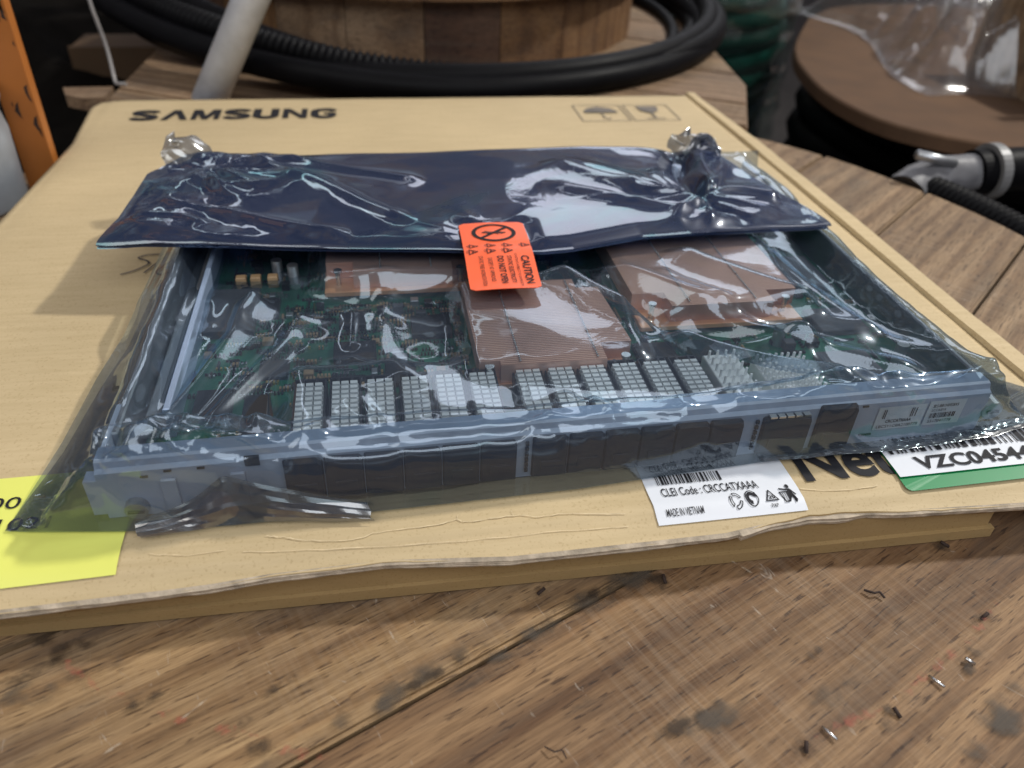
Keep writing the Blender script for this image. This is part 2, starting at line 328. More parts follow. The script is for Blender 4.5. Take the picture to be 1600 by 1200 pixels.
M['conduit'] = plain('black_conduit', (.004, .004, .005), .5, 0, .2, 40, spec=.09)
M['black_plastic'] = plain('black_plastic_sheet', (.007, .006, .005), .8, 0, .3, 30, .3, 60, spec=.03)
M['tape'] = plain('grey_tape', (.14, .14, .15), .5, 0, .2, 70, .4, 200)
M['white_plastic'] = plain('white_plastic', (.20, .20, .20), .4)
M['green_cable'] = plain('green_cable', (.008, .055, .042), .12, 0, .4, 20)
M['wire'] = plain('pale_wire', (.35, .33, .32), .4)
M['floor'] = plain('dark_floor', (.05, .045, .04), .7, 0, .4, 4, .2, 40)
M['brown_crate'] = plain('brown_crate', (.07, .038, .015), .7, 0, .3, 10)
# copper fins with fine machined lines
def copper():
    mt, N, Lk, out = nodes('copper_fins'); p = N('BsdfPrincipled'); tc = N('TexCoord')
    wv = N('TexWave'); wv.bands_direction = 'Y'; wv.inputs['Scale'].default_value = 230; wv.inputs['Distortion'].default_value = 0.0; Lk(tc, 'Object', wv, 'Vector')
    r = ramp(N, [(.1, (.46, .235, .165)), (.6, (.86, .50, .375))]); Lk(wv, 'Fac', r, 'Fac'); Lk(r, 'Color', p, 'Base Color')
    p.inputs['Metallic'].default_value = .3; p.inputs['Roughness'].default_value = .45
    b = N('Bump'); b.inputs['Strength'].default_value = .5; b.inputs['Distance'].default_value = .0006; Lk(wv, 'Fac', b, 'Height'); Lk(b, 'Normal', p, 'Normal')
    Lk(p, 'BSDF', out, 'Surface'); return mt
M['copper_fins'] = copper()
M['copper'] = plain('copper_base', (1.0, .47, .24), .3, .3, .1, 40)
M['film'] = film('shielding_film', (.57, .63, .66), .095, .03, .05, (.34, .44, .62), .035, .25, (.80, .91, 1.05))
M['film_low'] = film('shielding_film_under', (.60, .60, .60), .10, .12, .05, (.35, .35, .36), .2)
M['film_fold'] = film('shielding_film_folded', (.08, .105, .17), .15, .04, .26, (.06, .09, .20), .03, .75, (.78, .81, .90))
M['film_seal'] = film('seal_strip_film', (.30, .31, .33), .20, .14, .10, (.4, .42, .47), .6, .2)
M['stretch'] = film('stretch_wrap', (.90, .90, .91), .08, .15, .06, (.6, .6, .62), .8)
M['s_dark'] = decal('dark_stain', (.04, .026, .016), .8, 170, .1, .7, .62)
M['s_grey'] = decal('grey_stain', (.08, .065, .05), .9, 90, .05, .7, .7)
M['s_red'] = decal('red_crayon', (.42, .09, .06), .9, 300, .15, .7, .38)
M['s_pale'] = decal('pale_scuff', (.55, .48, .38), .7, 260, .1, .7, .4)
# ------------------------------------------------------------------ lid height (everything printed or stuck on the lid follows it)
def lidz(x, y):
    x = np.asarray(x, float); y = np.asarray(y, float)
    z = .0016*(fbm(x*5+3, y*5, 2, 3)-.5)
    z = z-.010*sst(.485, .435, y)+.0015*np.exp(-((y-.468-.006*np.sin(x*9))/.006)**2)
    z = z-.004*sst(-.48, -.53, x)
    z = z+.0012*np.exp(-((x+.503)/.004)**2)
    return z
def zone_quad(p0, ux, uy, nx=14, ny=10, eps=.0012, zf=lidz):
    p0 = np.array(p0, float); ux = np.array(ux, float); uy = np.array(uy, float)
    V = []
    for j in range(ny):
        for i in range(nx):
            q = p0+ux*i/(nx-1)+uy*j/(ny-1); V.append((q[0], q[1], float(zf(q[0], q[1]))+eps))
    return V, grid_faces(nx, ny)
def text_verts(body, bold=0.0, spacing=1.0):
    cu = bpy.data.curves.new('t', 'FONT'); cu.body = body; cu.size = 1; cu.offset = bold; cu.space_character = spacing; cu.resolution_u = 3
    o = bpy.data.objects.new('t', cu); COL.objects.link(o)
    dg = bpy.context.evaluated_depsgraph_get(); me = bpy.data.meshes.new_from_object(o.evaluated_get(dg))
    V = np.array([v.co[:2] for v in me.vertices]); Fc = [tuple(p.vertices) for p in me.polygons]
    bpy.data.objects.remove(o); bpy.data.curves.remove(cu); bpy.data.meshes.remove(me)
    return V, Fc
def put_text(mb, body, p0, ux, uy, eps=.002, bold=0.0, zf=lidz, spacing=1.0, mi=0):
    """fit the text's box into the parallelogram p0 + a*ux + b*uy"""
    V, Fc = text_verts(body, bold, spacing); lo = V.min(0); hi = V.max(0); Q = (V-lo)/(hi-lo)
    P = np.array(p0)[None]+Q[:, :1]*np.array(ux)[None]+Q[:, 1:]*np.array(uy)[None]
    z = zf(P[:, 0], P[:, 1])+eps
    mb.add(np.c_[P, z].tolist(), Fc, mi)
def put_poly(mb, pts, p0, ux, uy, eps=.002, zf=lidz, mi=0):
    P = np.array(p0)[None]+np.array(pts)[:, :1]*np.array(ux)[None]+np.array(pts)[:, 1:]*np.array(uy)[None]
    mb.add(np.c_[P, zf(P[:, 0], P[:, 1])+eps].tolist(), [tuple(range(len(P)))], mi)
def stroke(mb, pts, wd, p0, ux, uy, eps=.002, zf=lidz, mi=0, closed=False):
    P = np.array(pts, float)
    if closed: P = np.vstack([P, P[:1]])
    Q = np.array(p0)[None]+P[:, :1]*np.array(ux)[None]+P[:, 1:]*np.array(uy)[None]
    for a, b in zip(Q[:-1], Q[1:]):
        d = b-a; l = np.linalg.norm(d)
        if l < 1e-7: continue
        d /= l; n = np.array([-d[1], d[0]])*wd/2; a2 = a-d*wd*.3; b2 = b+d*wd*.3
        R = np.array([a2-n, b2-n, b2+n, a2+n]); mb.add(np.c_[R, zf(R[:, 0], R[:, 1])+eps].tolist(), [(0, 1, 2, 3)], mi)
def barcode(mb, p0, ux, uy, n=46, seed=1, eps=.002, zf=lidz, mi=0):
    r = random.Random(seed); x = 0; tot = n*2.0; L_ = []
    while x < tot-3:
        wd = r.choice([1, 1, 1, 2, 2, 3]); gp = r.choice([1, 1, 2, 2]); L_.append((x, min(x+wd, tot))); x += wd+gp
    for a, b in L_: put_poly(mb, [(a/tot, 0), (b/tot-.15/tot, 0), (b/tot-.15/tot, 1), (a/tot, 1)], p0, ux, uy, eps, zf, mi)
# ================================================================== SETTING
mb = MB(); mb.add([(-14, -8, -1.9), (14, -8, -1.9), (14, 24, -1.9), (-14, 24, -1.9)], [(0, 1, 2, 3)])
o = mb.build('floor', M['floor']); tag(o, kind='structure')
# ================================================================== CABLE REEL used as a table
TZ = -.057
def clip(poly, n, d):            # keep points with n.p <= d
    out = []
    for i in range(len(poly)):
        a = poly[i]; b = poly[(i+1) % len(poly)]; da = n[0]*a[0]+n[1]*a[1]-d; db = n[0]*b[0]+n[1]*b[1]-d
        if da <= 0: out.append(a)
        if da*db < 0:
            t = da/(da-db); out.append((a[0]+(b[0]-a[0])*t, a[1]+(b[1]-a[1])*t))
    return out
def plank_mesh(name, poly, z0, z1, ang, mat, parent, bev=.0035, label=None):
    """plank with its own local x along the grain so the wood texture runs with it"""
    if len(poly) < 3: return None
    c, s_ = math.cos(-ang), math.sin(-ang); og = ORG[parent.name]
    P = np.array(poly); P = P-og[:2]; Q = np.c_[P[:, 0]*c-P[:, 1]*s_, P[:, 0]*s_+P[:, 1]*c]
    bm = bmesh.new(); vb = [bm.verts.new((x*S, y*S, (z0-og[2])*S)) for x, y in Q]; vt = [bm.verts.new((x*S, y*S, (z1-og[2])*S)) for x, y in Q]
    n = len(Q); bm.faces.new(vb[::-1]); ft = bm.faces.new(vt)
    for j in range(n): bm.faces.new((vb[j], vb[(j+1) % n], vt[(j+1) % n], vt[j]))
    bm.normal_update()
    bmesh.ops.bevel(bm, geom=list(ft.edges), offset=bev*S, segments=2, affect='EDGES', clamp_overlap=True)
    me = bpy.data.meshes.new(name); bm.to_mesh(me); bm.free(); me.materials.append(mat)
    o = bpy.data.objects.new(name, me); COL.objects.link(o); o.parent = parent; o.rotation_euler = (0, 0, ang); ORG[o.name] = og
    if label: o['label'] = label
    return o
reel = thing('cable_reel', 'weathered wooden cable reel lying flat, serving as the table under the cardboard box', 'cable reel', (.15, .95, -1.9))
cx, cy, RR = .125, .93, .965
disc = []
for k in range(96):
    t = 2*PI*k/96; r = RR*(1+.004*math.sin(7*t+1)+.003*math.sin(13*t))
    if -0.1 < t < .95 : r *= 1+.012*math.sin((t+.1)/1.05*PI)
    disc.append((cx+r*math.cos(t), cy+r*math.sin(t)))
def planks(outline, ang, seam, widths_up, widths_dn, mats, z0, z1, parent, extra):
    """seam: a point on one gap line; strips of the given widths on either side"""
    n = (-math.sin(ang), math.cos(ang)); d0 = n[0]*seam[0]+n[1]*seam[1]; g = .0022
    edges = [d0]
    for w_ in widths_up: edges.append(edges[-1]+w_)
    lo = [d0]
    for w_ in widths_dn: lo.append(lo[-1]-w_)
    E = lo[::-1]+edges[1:]
    for i in range(len(E)-1):
        p = clip(outline, n, E[i+1]-g); p = clip(p, (-n[0], -n[1]), -(E[i]+g))
        for (en, ed) in extra: p = clip(p, en, ed) if len(p) >= 3 else p
        if len(p) >= 3: plank_mesh('plank', p, z0+.0006*((i*7) % 3), z1+.0011*((i*5) % 3)-.001, ang, mats[i % len(mats)], parent)
planks(disc, math.radians(24.6), (.087, .39), [.215, .26, .3], [.30, .3, .3], [M['wood_saw'], M['wood_saw'], M['wood_saw'], M['wood_front'], M['wood_front'], M['wood_front']], TZ-.045, TZ, reel, [((0, 1), .56)])
planks(disc, math.radians(40.2), (.632, .934), [.222, .2, .2, .2, .2, .2], [.197, .2, .2, .2, .2], [M['wood_right']], TZ-.045, TZ, reel, [((0, -1), -.565)])
mb = MB(); mb.cyl((cx, cy, -1.9), (cx, cy, TZ-.047), .5, seg=48); mb.build('drum', M['wood_drum'], reel, smooth=False)
mb = MB(); mb.cyl((cx, cy, -1.897), (cx, cy, -1.83), .93, seg=64); mb.build('lower_flange', M['wood_front'], reel)
def patch(name, x, y, lx, ly, ang, mat, parent, z=TZ+.0028, lab=None):
    og = ORG[parent.name]; me = bpy.data.meshes.new(name)
    c, s_ = math.cos(ang), math.sin(ang); V = []
    for a, b in ((-1, -1), (1, -1), (1, 1), (-1, 1)): V.append(Vector((x+(a*lx*c-b*ly*s_)-og[0], y+(a*lx*s_+b*ly*c)-og[1], z-og[2]))*S)
    me.from_pydata(V, [], [(0, 1, 2, 3)]); uv = me.uv_layers.new(name='UVMap')
    for i, q in enumerate(((0, 0), (1, 0), (1, 1), (0, 1))): uv.data[i].uv = q
    me.materials.append(mat); o = bpy.data.objects.new(name, me); COL.objects.link(o); o.parent = parent
    if lab: o['label'] = lab
    ORG[o.name] = og
    return o
A1 = math.radians(24.6)
for (x, y) in [(.121, .438), (.234, .437), (.348, .463), (.521, .467), (.460, .320), (.373, .286), (.289, .270), (.518, .442), (.502, .360)]:
    patch('stain', x+random.uniform(-.004, .004), y, .022, .011, A1+.2, M['s_dark'], reel)
    mb = MB(); a = random.uniform(0, 3)
    mb.cyl((x-.004*math.cos(a), y-.004*math.sin(a), TZ+.0015), (x+.004*math.cos(a), y+.004*math.sin(a), TZ+.0045), .0016, seg=7); mb.build('nail', M['solder'] if random.random() < .2 else M['rust'], reel, smooth=True)
for (x, y) in [(.421, .307), (.312, .278)]:
    mb = MB(); mb.cyl((x-.003, y+.006, TZ+.002), (x+.003, y-.006, TZ+.0032), .0012, seg=7); mb.build('staple', M['solder'], reel, smooth=True)
for (x, y, a, b) in [(-.096, .379, .016, .011), (-.198, .378, .028, .009), (-.106, .328, .02, .009), (-.121, .346, .010, .007), (-.287, .442, .028, .008), (-.003, .466, .026, .007), (-.305, .405, .05, .009), (-.266, .432, .04, .010), (.02, .368, .05, .006), (.17, .432, .07, .007), (.20, .300, .03, .008), (.33, .345, .02, .007)]:
    patch('stain', x, y, a, b, A1, M['s_dark'], reel)
for (x, y, a, b) in [(.19, .436, .10, .016), (-.02, .352, .12, .014), (.08, .384, .10, .010), (.22, .30, .06, .016), (-.27, .40, .07, .016), (.45, .27, .07, .02), (.345, .315, .05, .012)]:
    patch('stain', x, y, a, b, A1, M['s_grey'], reel, TZ+.0022)
for i, ((x0, y0), (x1, y1)) in enumerate([((-.268, .426), (-.232, .387)), ((-.232, .387), (-.205, .377)), ((-.185, .366), (-.152, .350)), ((-.150, .350), (-.108, .334)), ((-.10, .325), (-.06, .310)), ((.295, .277), (.37, .292)), ((.375, .293), (.420, .316)), ((.420, .316), (.460, .333)), ((.465, .334), (.525, .372))]):
    patch('crayon_mark', (x0+x1)/2, (y0+y1)/2, math.hypot(x1-x0, y1-y0)*.62, .006, math.atan2(y1-y0, x1-x0), M['s_red'], reel, TZ+.0032)
for (x0, y0, x1, y1) in [(-.22, .387, -.236, .350), (-.222, .405, -.208, .395), (-.017, .424, -.003, .393), (.288, .468, .322, .425), (-.218, .336, -.205, .345), (-.175, .350, -.150, .372), (.30, .40, .315, .36)]:
    patch('scratch', (x0+x1)/2, (y0+y1)/2, math.hypot(x1-x0, y1-y0)*.6, .0017, math.atan2(y1-y0, x1-x0), M['s_pale'], reel, TZ+.0034)
for i, (x, y) in enumerate([(.418, .396), (-.173, .466), (.104, .293)]):
    mb = MB(); pth = [(x-.008, y+.005, TZ+.003), (x-.002, y-.001, TZ+.005), (x+.004, y, TZ+.0045), (x+.006, y-.006, TZ+.003)]
    V, Fc = tube_mesh([tuple(TZ*0+q for q in p) for p in pth], .0011 if i < 2 else .0006, 6); mb.add(V, Fc)
    o = mb.build('twig', M['rust'], smooth=True); tag(o, ['small black curled splinter on the bare wood at right, near the pale patch', 'small black curled splinter on the wood just in front of the box edge', 'tiny dark crumb of bark near the bottom edge of the wooden table'][i], 'splinter', 'bits of debris on the wooden reel top')
# ================================================================== CARDBOARD BOX
box = thing('cardboard_box', 'flat brown cardboard box with printed lid and torn front edge under the bagged circuit board', 'box', (.1, 1.05, TZ))
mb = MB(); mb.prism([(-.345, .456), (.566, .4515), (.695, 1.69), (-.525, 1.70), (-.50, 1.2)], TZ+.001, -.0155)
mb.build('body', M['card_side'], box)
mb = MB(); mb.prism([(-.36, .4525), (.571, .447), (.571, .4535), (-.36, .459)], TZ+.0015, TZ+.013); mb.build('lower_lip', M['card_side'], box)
nx, ny = 150, 150; ys = np.linspace(0, 1, ny)**1.6
def front_y(x):
    return np.interp(x, [-.55, -.300, -.186, -.150, -.104, -.012, .05, .093, .205, .286, .33, .371, .42, .463, .579, .75], [.432, .437, .440, .4415, .446, .4485, .443, .439, .440, .441, .448, .453, .4525, .447, .442, .440])
def left_x(y): return np.interp(y, [.43, 1.15, 1.47, 1.676, 1.713], [-.56, -.531, -.519, -.538, -.526])
def right_x(y): return np.interp(y, [.44, 1.2, 1.704], [.712, .708, .697])
V = []
for j in range(ny):
    for i in range(nx):
        s = i/(nx-1); yb = 1.708
        y = ys[j]*yb+(1-ys[j])*.44; x = left_x(y)*(1-s)+right_x(y)*s
        y = y+(front_y(x)+.0014*(vnoise(x*60, 0, 4)-.5)-.44)*(1-sst(0, .12, ys[j])); V.append((x, y, float(lidz(x, y))))
top = np.array(V); bot = top.copy(); bot[:, 2] -= .0075; n = nx*ny
Fc = grid_faces(nx, ny)+[f[::-1] for f in grid_faces(nx, ny, n)]
bd = [i for i in range(nx)]+[j*nx+nx-1 for j in range(1, ny)]+[(ny-1)*nx+i for i in range(nx-2, -1, -1)]+[j*nx for j in range(ny-2, 0, -1)]
Fs = [(bd[(k+1) % len(bd)], bd[k], bd[k]+n, bd[(k+1) % len(bd)]+n) for k in range(len(bd))]
nF = len(Fc)
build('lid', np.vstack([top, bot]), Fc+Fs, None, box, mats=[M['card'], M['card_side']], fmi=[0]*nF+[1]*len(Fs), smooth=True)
# torn layers of paper along the front edge
for k in range(3):
    xs = np.linspace(-.34, .70, 420); V = []
    for x in xs:
        a = .0022*max(0, vnoise(x*14+k*9, 1, k)-.45)+.0005*vnoise(x*120, 2, k)+(.0035 if .30 < x < .46 else 0)*vnoise(x*30, 5, 2)
        y0 = float(front_y(x)); z0 = -.0120-.0009*k
        V += [(x, y0+.002, z0+.004), (x, y0-.0006-a*.8, z0+.0015-.001*k), (x, y0-.0002-a*.6, z0-.0016-a*.7)]
    Fc = []
    for i in range(len(xs)-1): Fc += [(3*i, 3*i+1, 3*i+4, 3*i+3), (3*i+1, 3*i+2, 3*i+5, 3*i+4)]
    build('torn_edge', V, Fc, M['card_torn'], box)
# side flap standing slightly proud on the right
V = []; nyf = 90
for j in range(nyf):
    y = .44+(1.715-.44)*j/(nyf-1); a = float(right_x(y)); wv = .0008*math.sin(y*14)+.001*vnoise(y*20, 1, 3)
    V += [(a+.001, y, .000+wv), (a+.003, y, .0055+wv), (a+.030-.008*sst(1.3, 1.7, y), y, .0040+wv), (a+.031-.008*sst(1.3, 1.7, y), y, -.006), (a+.002, y, -.008)]
Fc = [(5*j+k, 5*j+(k+1) % 5, 5*j+5+(k+1) % 5, 5*j+5+k) for j in range(nyf-1) for k in range(5)]+[(0, 1, 2, 3, 4), tuple(5*(nyf-1)+k for k in (4, 3, 2, 1, 0))]
build('side_flap', V, Fc, M['card'], box, smooth=False)
# ---- printing on the lid: the maker's name in wide heavy letters
mb = MB(); P0 = (-.447, 1.580); lw_ = .0462; gap = .0085; hh = .058
def SPL(pts, k=8):
    P = np.array(pts, float); out = []
    n = len(P); t = np.linspace(0, n-1, (n-1)*k+1)
    for q in t:
        i = min(int(q), n-2); u = q-i; p0 = P[max(i-1, 0)]; p1 = P[i]; p2 = P[i+1]; p3 = P[min(i+2, n-1)]
        out.append(.5*((2*p1)+(-p0+p2)*u+(2*p0-5*p1+4*p2-p3)*u*u+(-p0+3*p1-3*p2+p3)*u**3))
    return out
def thick(mb, pts, wh, wv_, p0, eps=.0016):
    P = np.array(pts); T = np.gradient(P, axis=0); T /= np.maximum(np.linalg.norm(T, axis=1, keepdims=True), 1e-9); Nn = np.c_[-T[:, 1], T[:, 0]]
    off = Nn*np.array([wh, wv_])/2; L_ = P+off; R_ = P-off
    Q = np.vstack([L_, R_])+np.array(p0); n = len(P)
    mb.add(np.c_[Q, lidz(Q[:, 0], Q[:, 1])+eps].tolist(), [(i, i+1, n+i+1, n+i) for i in range(n-1)])
bw, bh = .0150, .0145
def shp(poly, x): put_poly(mb, [(a, b) for a, b in poly], (P0[0]+x, P0[1]), (lw_, 0), (0, hh), .0016)
x = 0
for ch in 'SAMSUNG':
    if ch == 'S':
        thick(mb, SPL([(.93*lw_, .76*hh), (.78*lw_, .88*hh), (.45*lw_, .90*hh), (.15*lw_, .82*hh), (.16*lw_, .64*hh), (.5*lw_, .52*hh), (.86*lw_, .36*hh), (.84*lw_, .17*hh), (.5*lw_, .10*hh), (.2*lw_, .12*hh), (.07*lw_, .25*hh)]), bw, bh, (P0[0]+x, P0[1]))
    if ch == 'A': shp([(0, 0), (.26, 0), (.55, .72), (.55, 1), (.38, 1)], x); shp([(.38, 1), (.66, 1), (1.06, 0), (.78, 0), (.5, .74)], x)
    if ch == 'M':
        shp([(0, 0), (.22, 0), (.22, 1), (0, 1)], x); shp([(.9, 0), (1.12, 0), (1.12, 1), (.9, 1)], x)
        shp([(.22, 1), (.22, .55), (.46, 0), (.60, 0), (.60, .25), (.34, 1)], x); shp([(.9, 1), (.9, .55), (.66, 0), (.52, 0), (.52, .25), (.78, 1)], x); x += .12*lw_
    if ch == 'U': thick(mb, SPL([(.13*lw_, hh), (.13*lw_, .5*hh), (.15*lw_, .22*hh), (.5*lw_, .09*hh), (.83*lw_, .22*hh), (.85*lw_, .5*hh), (.85*lw_, hh)]), bw, bh, (P0[0]+x, P0[1]))
    if ch == 'N':
        shp([(0, 0), (.24, 0), (.24, 1), (0, 1)], x); shp([(.76, 0), (1, 0), (1, 1), (.76, 1)], x); shp([(0, 1), (.28, 1), (1, 0), (.72, 0)], x)
    if ch == 'G':
        thick(mb, SPL([(.93*lw_, .74*hh), (.8*lw_, .88*hh), (.5*lw_, .91*hh), (.17*lw_, .78*hh), (.13*lw_, .5*hh), (.17*lw_, .22*hh), (.5*lw_, .09*hh), (.82*lw_, .2*hh), (.87*lw_, .48*hh)]), bw, bh, (P0[0]+x, P0[1])); shp([(.5, .42), (1.0, .42), (1.0, .56), (.5, .56)], x)
    x += lw_+gap
mb.build('printed_name', M['ink'], box)
# handling symbols
mb = MB()
for (x0, w_) in ((.421, .100), (.530, .096)):
    stroke(mb, [(0, 0), (1, 0), (1, 1), (0, 1)], .0022, (x0, 1.538), (w_, 0), (.0, .102), .0016, closed=True)
um = [(.5+.36*math.cos(t), .50+.36*math.sin(t)) for t in np.linspace(0, PI, 15)]+[(.5-.36+.72*k/8, .50+(.04 if k % 2 else 0)) for k in range(1, 8)]
for i in range(14): put_poly(mb, [um[i], um[i+1], (.5, .5)], (.421, 1.538), (.1, 0), (0, .102))
stroke(mb, [(.5, .9), (.5, .16), (.56, .1), (.62, .16)], .003, (.421, 1.538), (.1, 0), (0, .102))
for q in ([(.26, .88), (.74, .88), (.70, .60), (.55, .46), (.45, .46), (.30, .60)],): put_poly(mb, q, (.530, 1.538), (.096, 0), (0, .102))
stroke(mb, [(.5, .5), (.5, .14)], .004, (.530, 1.538), (.096, 0), (0, .102)); stroke(mb, [(.3, .12), (.7, .12)], .003, (.530, 1.538), (.096, 0), (0, .102))
mb.build('handling_symbols', M['ink_soft'], box)
# big printed word at the front, running under the barcode label
mb = MB(); put_text(mb, 'Networks', (.382, .4865), (.262, 0), (.0, .053), .0016, bold=.028); mb.build('printed_word', M['ink'], box)
# handwriting
mb = MB()
stroke(mb, SPL([(.95, .95), (.5, .93), (.28, .80), (.55, .66), (.62, .50), (.35, .25), (0, .08)]), .0022, (-.327, .955), (.045, 0), (.0, .062))
stroke(mb, SPL([(1.0, .78), (.8, .45), (.62, .12)]), .0022, (-.327, .955), (.045, 0), (.0, .062))
stroke(mb, SPL([(1.35, .72), (1.08, .40), (.95, .14), (1.08, .0), (1.3, .1), (1.4, .3), (1.1, .3)]), .0022, (-.327, .955), (.045, 0), (.0, .062))
mb.build('handwriting', M['pen'], box)
# worn crease lines rubbed pale along the front of the lid
M['wear'] = plain('rubbed_cardboard', (.68, .55, .34), .8, 0, .15, 200)
rw = random.Random(8)
for pts, wd in (([(-.109, .482), (-.094, .479), (-.076, .474), (-.037, .470), (-.016, .475), (.034, .477), (.051, .481), (.060, .477), (.101, .479), (.120, .475), (.146, .475), (.200, .470)], .0013), ([(.372, .480), (.405, .474), (.448, .475)], .0012), ([(-.126, .468), (-.060, .463), (.040, .460), (.140, .460), (.20, .458)], .0009), ([(.051, .481), (.053, .486)], .0008), ([(.101, .479), (.100, .485)], .0008), ([(-.20, .475), (-.17, .470), (-.14, .472)], .0008)):
    mb = MB(); q = np.array(SPL(pts, 6)); q[:, 1] += [rw.uniform(-.0006, .0006) for _ in q]
    for i in range(len(q)-1):
        stroke(mb, q[i:i+2], wd*rw.uniform(.4, 1.1), (0, 0), (1, 0), (0, 1), .0011)
    mb.build('wear_mark', M['wear'], box)
# ---- white maker's label
lb = zone_quad((.2275, .4560), (.1425, .001), (-.001, .100), 26, 18, .0014); lab = build('paper_label', lb[0], lb[1], M['paper'], box, smooth=True, label='white label with code, barcode and recycling symbols')
mb = MB(); LX = np.array((.1425, .001)); LY = np.array((-.001, .100)); L0 = np.array((.2275, .456))
def lp(a, b): return L0+LX*a+LY*b
def lt(s, a, b, w_, h, bold=.012): put_text(mb, s, lp(a, b), LX*w_, LY*h, .0024, bold)
lt('CLEI Code : CRCCATXAAA', .085, .275, .655, .105, .006); barcode(mb, lp(.085, .425), LX*.46, LY*.125, 40, 3, .0024)
lt('CLEI Code : CRCCATXAAA', .075, .60, .60, .09); barcode(mb, lp(.06, .80), LX*.6, LY*.1, 50, 5, .0024)
lt('MADE IN VIETNAM', .07, .065, .245, .068, .005)
# recycling loop of three outlined arrows
for k in range(3):
    a0 = 2*PI*k/3+.35
    pts = [(.545+.040*math.cos(a0+t)*1.0, .155+.085*math.sin(a0+t)) for t in np.linspace(0, 1.5, 5)]+[(.545+.026*math.cos(a0+t), .155+.055*math.sin(a0+t)) for t in np.linspace(1.5, 0, 5)]
    stroke(mb, pts, .0008, L0, LX, LY, .0024, closed=True)
# round arrow symbol
ring_ = [(.655+.040*math.cos(t), .165+.085*math.sin(t)) for t in np.linspace(0, 2*PI, 25)]
stroke(mb, ring_, .0009, L0, LX, LY, .0024)
th = np.linspace(.3, 4.6, 12)
for a, b in zip(th[:-1], th[1:]):
    put_poly(mb, [(.655+.034*math.cos(a), .165+.072*math.sin(a)), (.655+.034*math.cos(b), .165+.072*math.sin(b)), (.655+.017*math.cos(b), .165+.036*math.sin(b)), (.655+.017*math.cos(a), .165+.036*math.sin(a))], L0, LX, LY, .0024)
put_poly(mb, [(.648, .205), (.692, .165), (.690, .230)], L0, LX, LY, .0024)
stroke(mb, [(.745, .115), (.825, .115), (.785, .235)], .0011, L0, LX, LY, .0024, closed=True)
lt('20', .765, .13, .045, .045, .02); lt('PAP', .768, .05, .045, .035, .0)
stroke(mb, [(.855, .20), (.87, .09), (.90, .09), (.915, .20)], .0011, L0, LX, LY, .0024, closed=True)
for k in (.87, .885, .90): stroke(mb, [(k, .19), (k, .10)], .0006, L0, LX, LY, .0024)
put_poly(mb, [(.905, .20), (.93, .23), (.955, .10), (.94, .07), (.925, .14), (.905, .09), (.90, .10)], L0, LX, LY, .0024); stroke(mb, [(.865, .24), (.90, .225), (.93, .225), (.955, .16)], .0016, L0, LX, LY, .0024)
put_poly(mb, [(.925+.012*math.cos(t), .262+.026*math.sin(t)) for t in np.linspace(0, 2*PI, 11)[:-1]], L0, LX, LY, .0024)
mb.build('label_print', M['ink'], lab)
# ---- barcode label with green stripe
GX = np.array((.21, .004)); GY = np.array((.0035, .082)); G0 = np.array((.4725, .4635))
def poly_round(x0, x1, y0, y1, r, rx=None):
    rx = rx or r; P = []
    for (cx_, cy_, a0) in ((x1-rx, y1-r, 0), (x0+rx, y1-r, PI/2), (x0+rx, y0+r, PI), (x1-rx, y0+r, 1.5*PI)):
        for t in np.linspace(a0, a0+PI/2, 6): P.append((cx_+rx*math.cos(t), cy_+r*math.sin(t)))
    return P
def flat_label(name, x0, x1, y0, y1, r, rx, mat, parent, eps):
    mb = MB(); put_poly(mb, poly_round(x0, x1, y0, y1, r, rx), G0, GX, GY, 0); V = np.array(mb.V); zz = lidz(V[:, 0], V[:, 1])
    c = V[:, :2].mean(0); V = np.vstack([V, [[c[0], c[1], 0]]]); V[:, 2] = np.r_[zz, [float(lidz(c[0], c[1]))]]+eps; n = len(V)-1
    return build(name, V, [(i, (i+1) % n, n) for i in range(n)], mat, parent)
gl = flat_label('barcode_label', 0, 1, 0, 1, .08, .03, M['green_ink'], box, .0030); gl['label'] = 'white barcode label with a green stripe'
V, Fc = zone_quad(G0+GX*.0+GY*.20, GX, GY*.80, 20, 8, .0040); build('white_field', V, Fc, M['paper'], gl, smooth=True)
mb = MB(); put_text(mb, 'VZC0454431', G0+GX*.12+GY*.27, GX*.72, GY*.22, .0052, .025); barcode(mb, G0+GX*.03+GY*.565, GX*.93, GY*.35, 46, 9, .0052); mb.build('label_print', M['ink'], gl)
# ---- yellow date label
V, Fc = zone_quad((-.372, .455), (.149, .0035), (-.002, .125), 20, 16, .0016)
yl = build('yellow_label', V, Fc, M['yellow'], box, smooth=True, label='bright yellow label printed with a date')
mb = MB(); put_text(mb, '10/11/1021', (-.395, .5135), (.108, -.001), (0, .0145), .0026, 0.0); put_text(mb, '45200', (-.385, .5405), (.067, -.001), (0, .0145), .0026, 0.0); mb.build('label_print', M['ink'], yl)
# ================================================================== CIRCUIT BOARD
Z0 = .004; card = thing('circuit_board', 'green telecom circuit board with steel front panel and copper heat sinks, sealed in the bag', 'circuit board', (.17, .85, Z0))
mb = MB(); mb.box(-.222, .582, .545, 1.14, .014, .019); mb.build('board', M['pcb'], card)
mb = MB(); mb.box(-.228, .586, .55, 1.15, Z0+.001, .0065); mb.build('base_plate', M['aluminium'], card)
# side rails
for (xa, xb) in ((-.236, -.229), (.584, .590)):
    mb = MB(); mb.box(xa, xb, .56, 1.15, Z0, .060, bev=.0015); mb.build('side_rail', M['aluminium'], card)
for (xa, xb, zz) in ((-.226, -.214, .030), (-.211, -.205, .042)):
    mb = MB(); mb.box(xa, xb, .60, 1.12, .0195, zz, bev=.002); mb.build('guide_rail', M['aluminium'], card)
mb = MB(); mb.box(-.202, -.196, .60, 1.12, .0195, .052, bev=.001); mb.build('guide_rail', M['panel_back'], card)
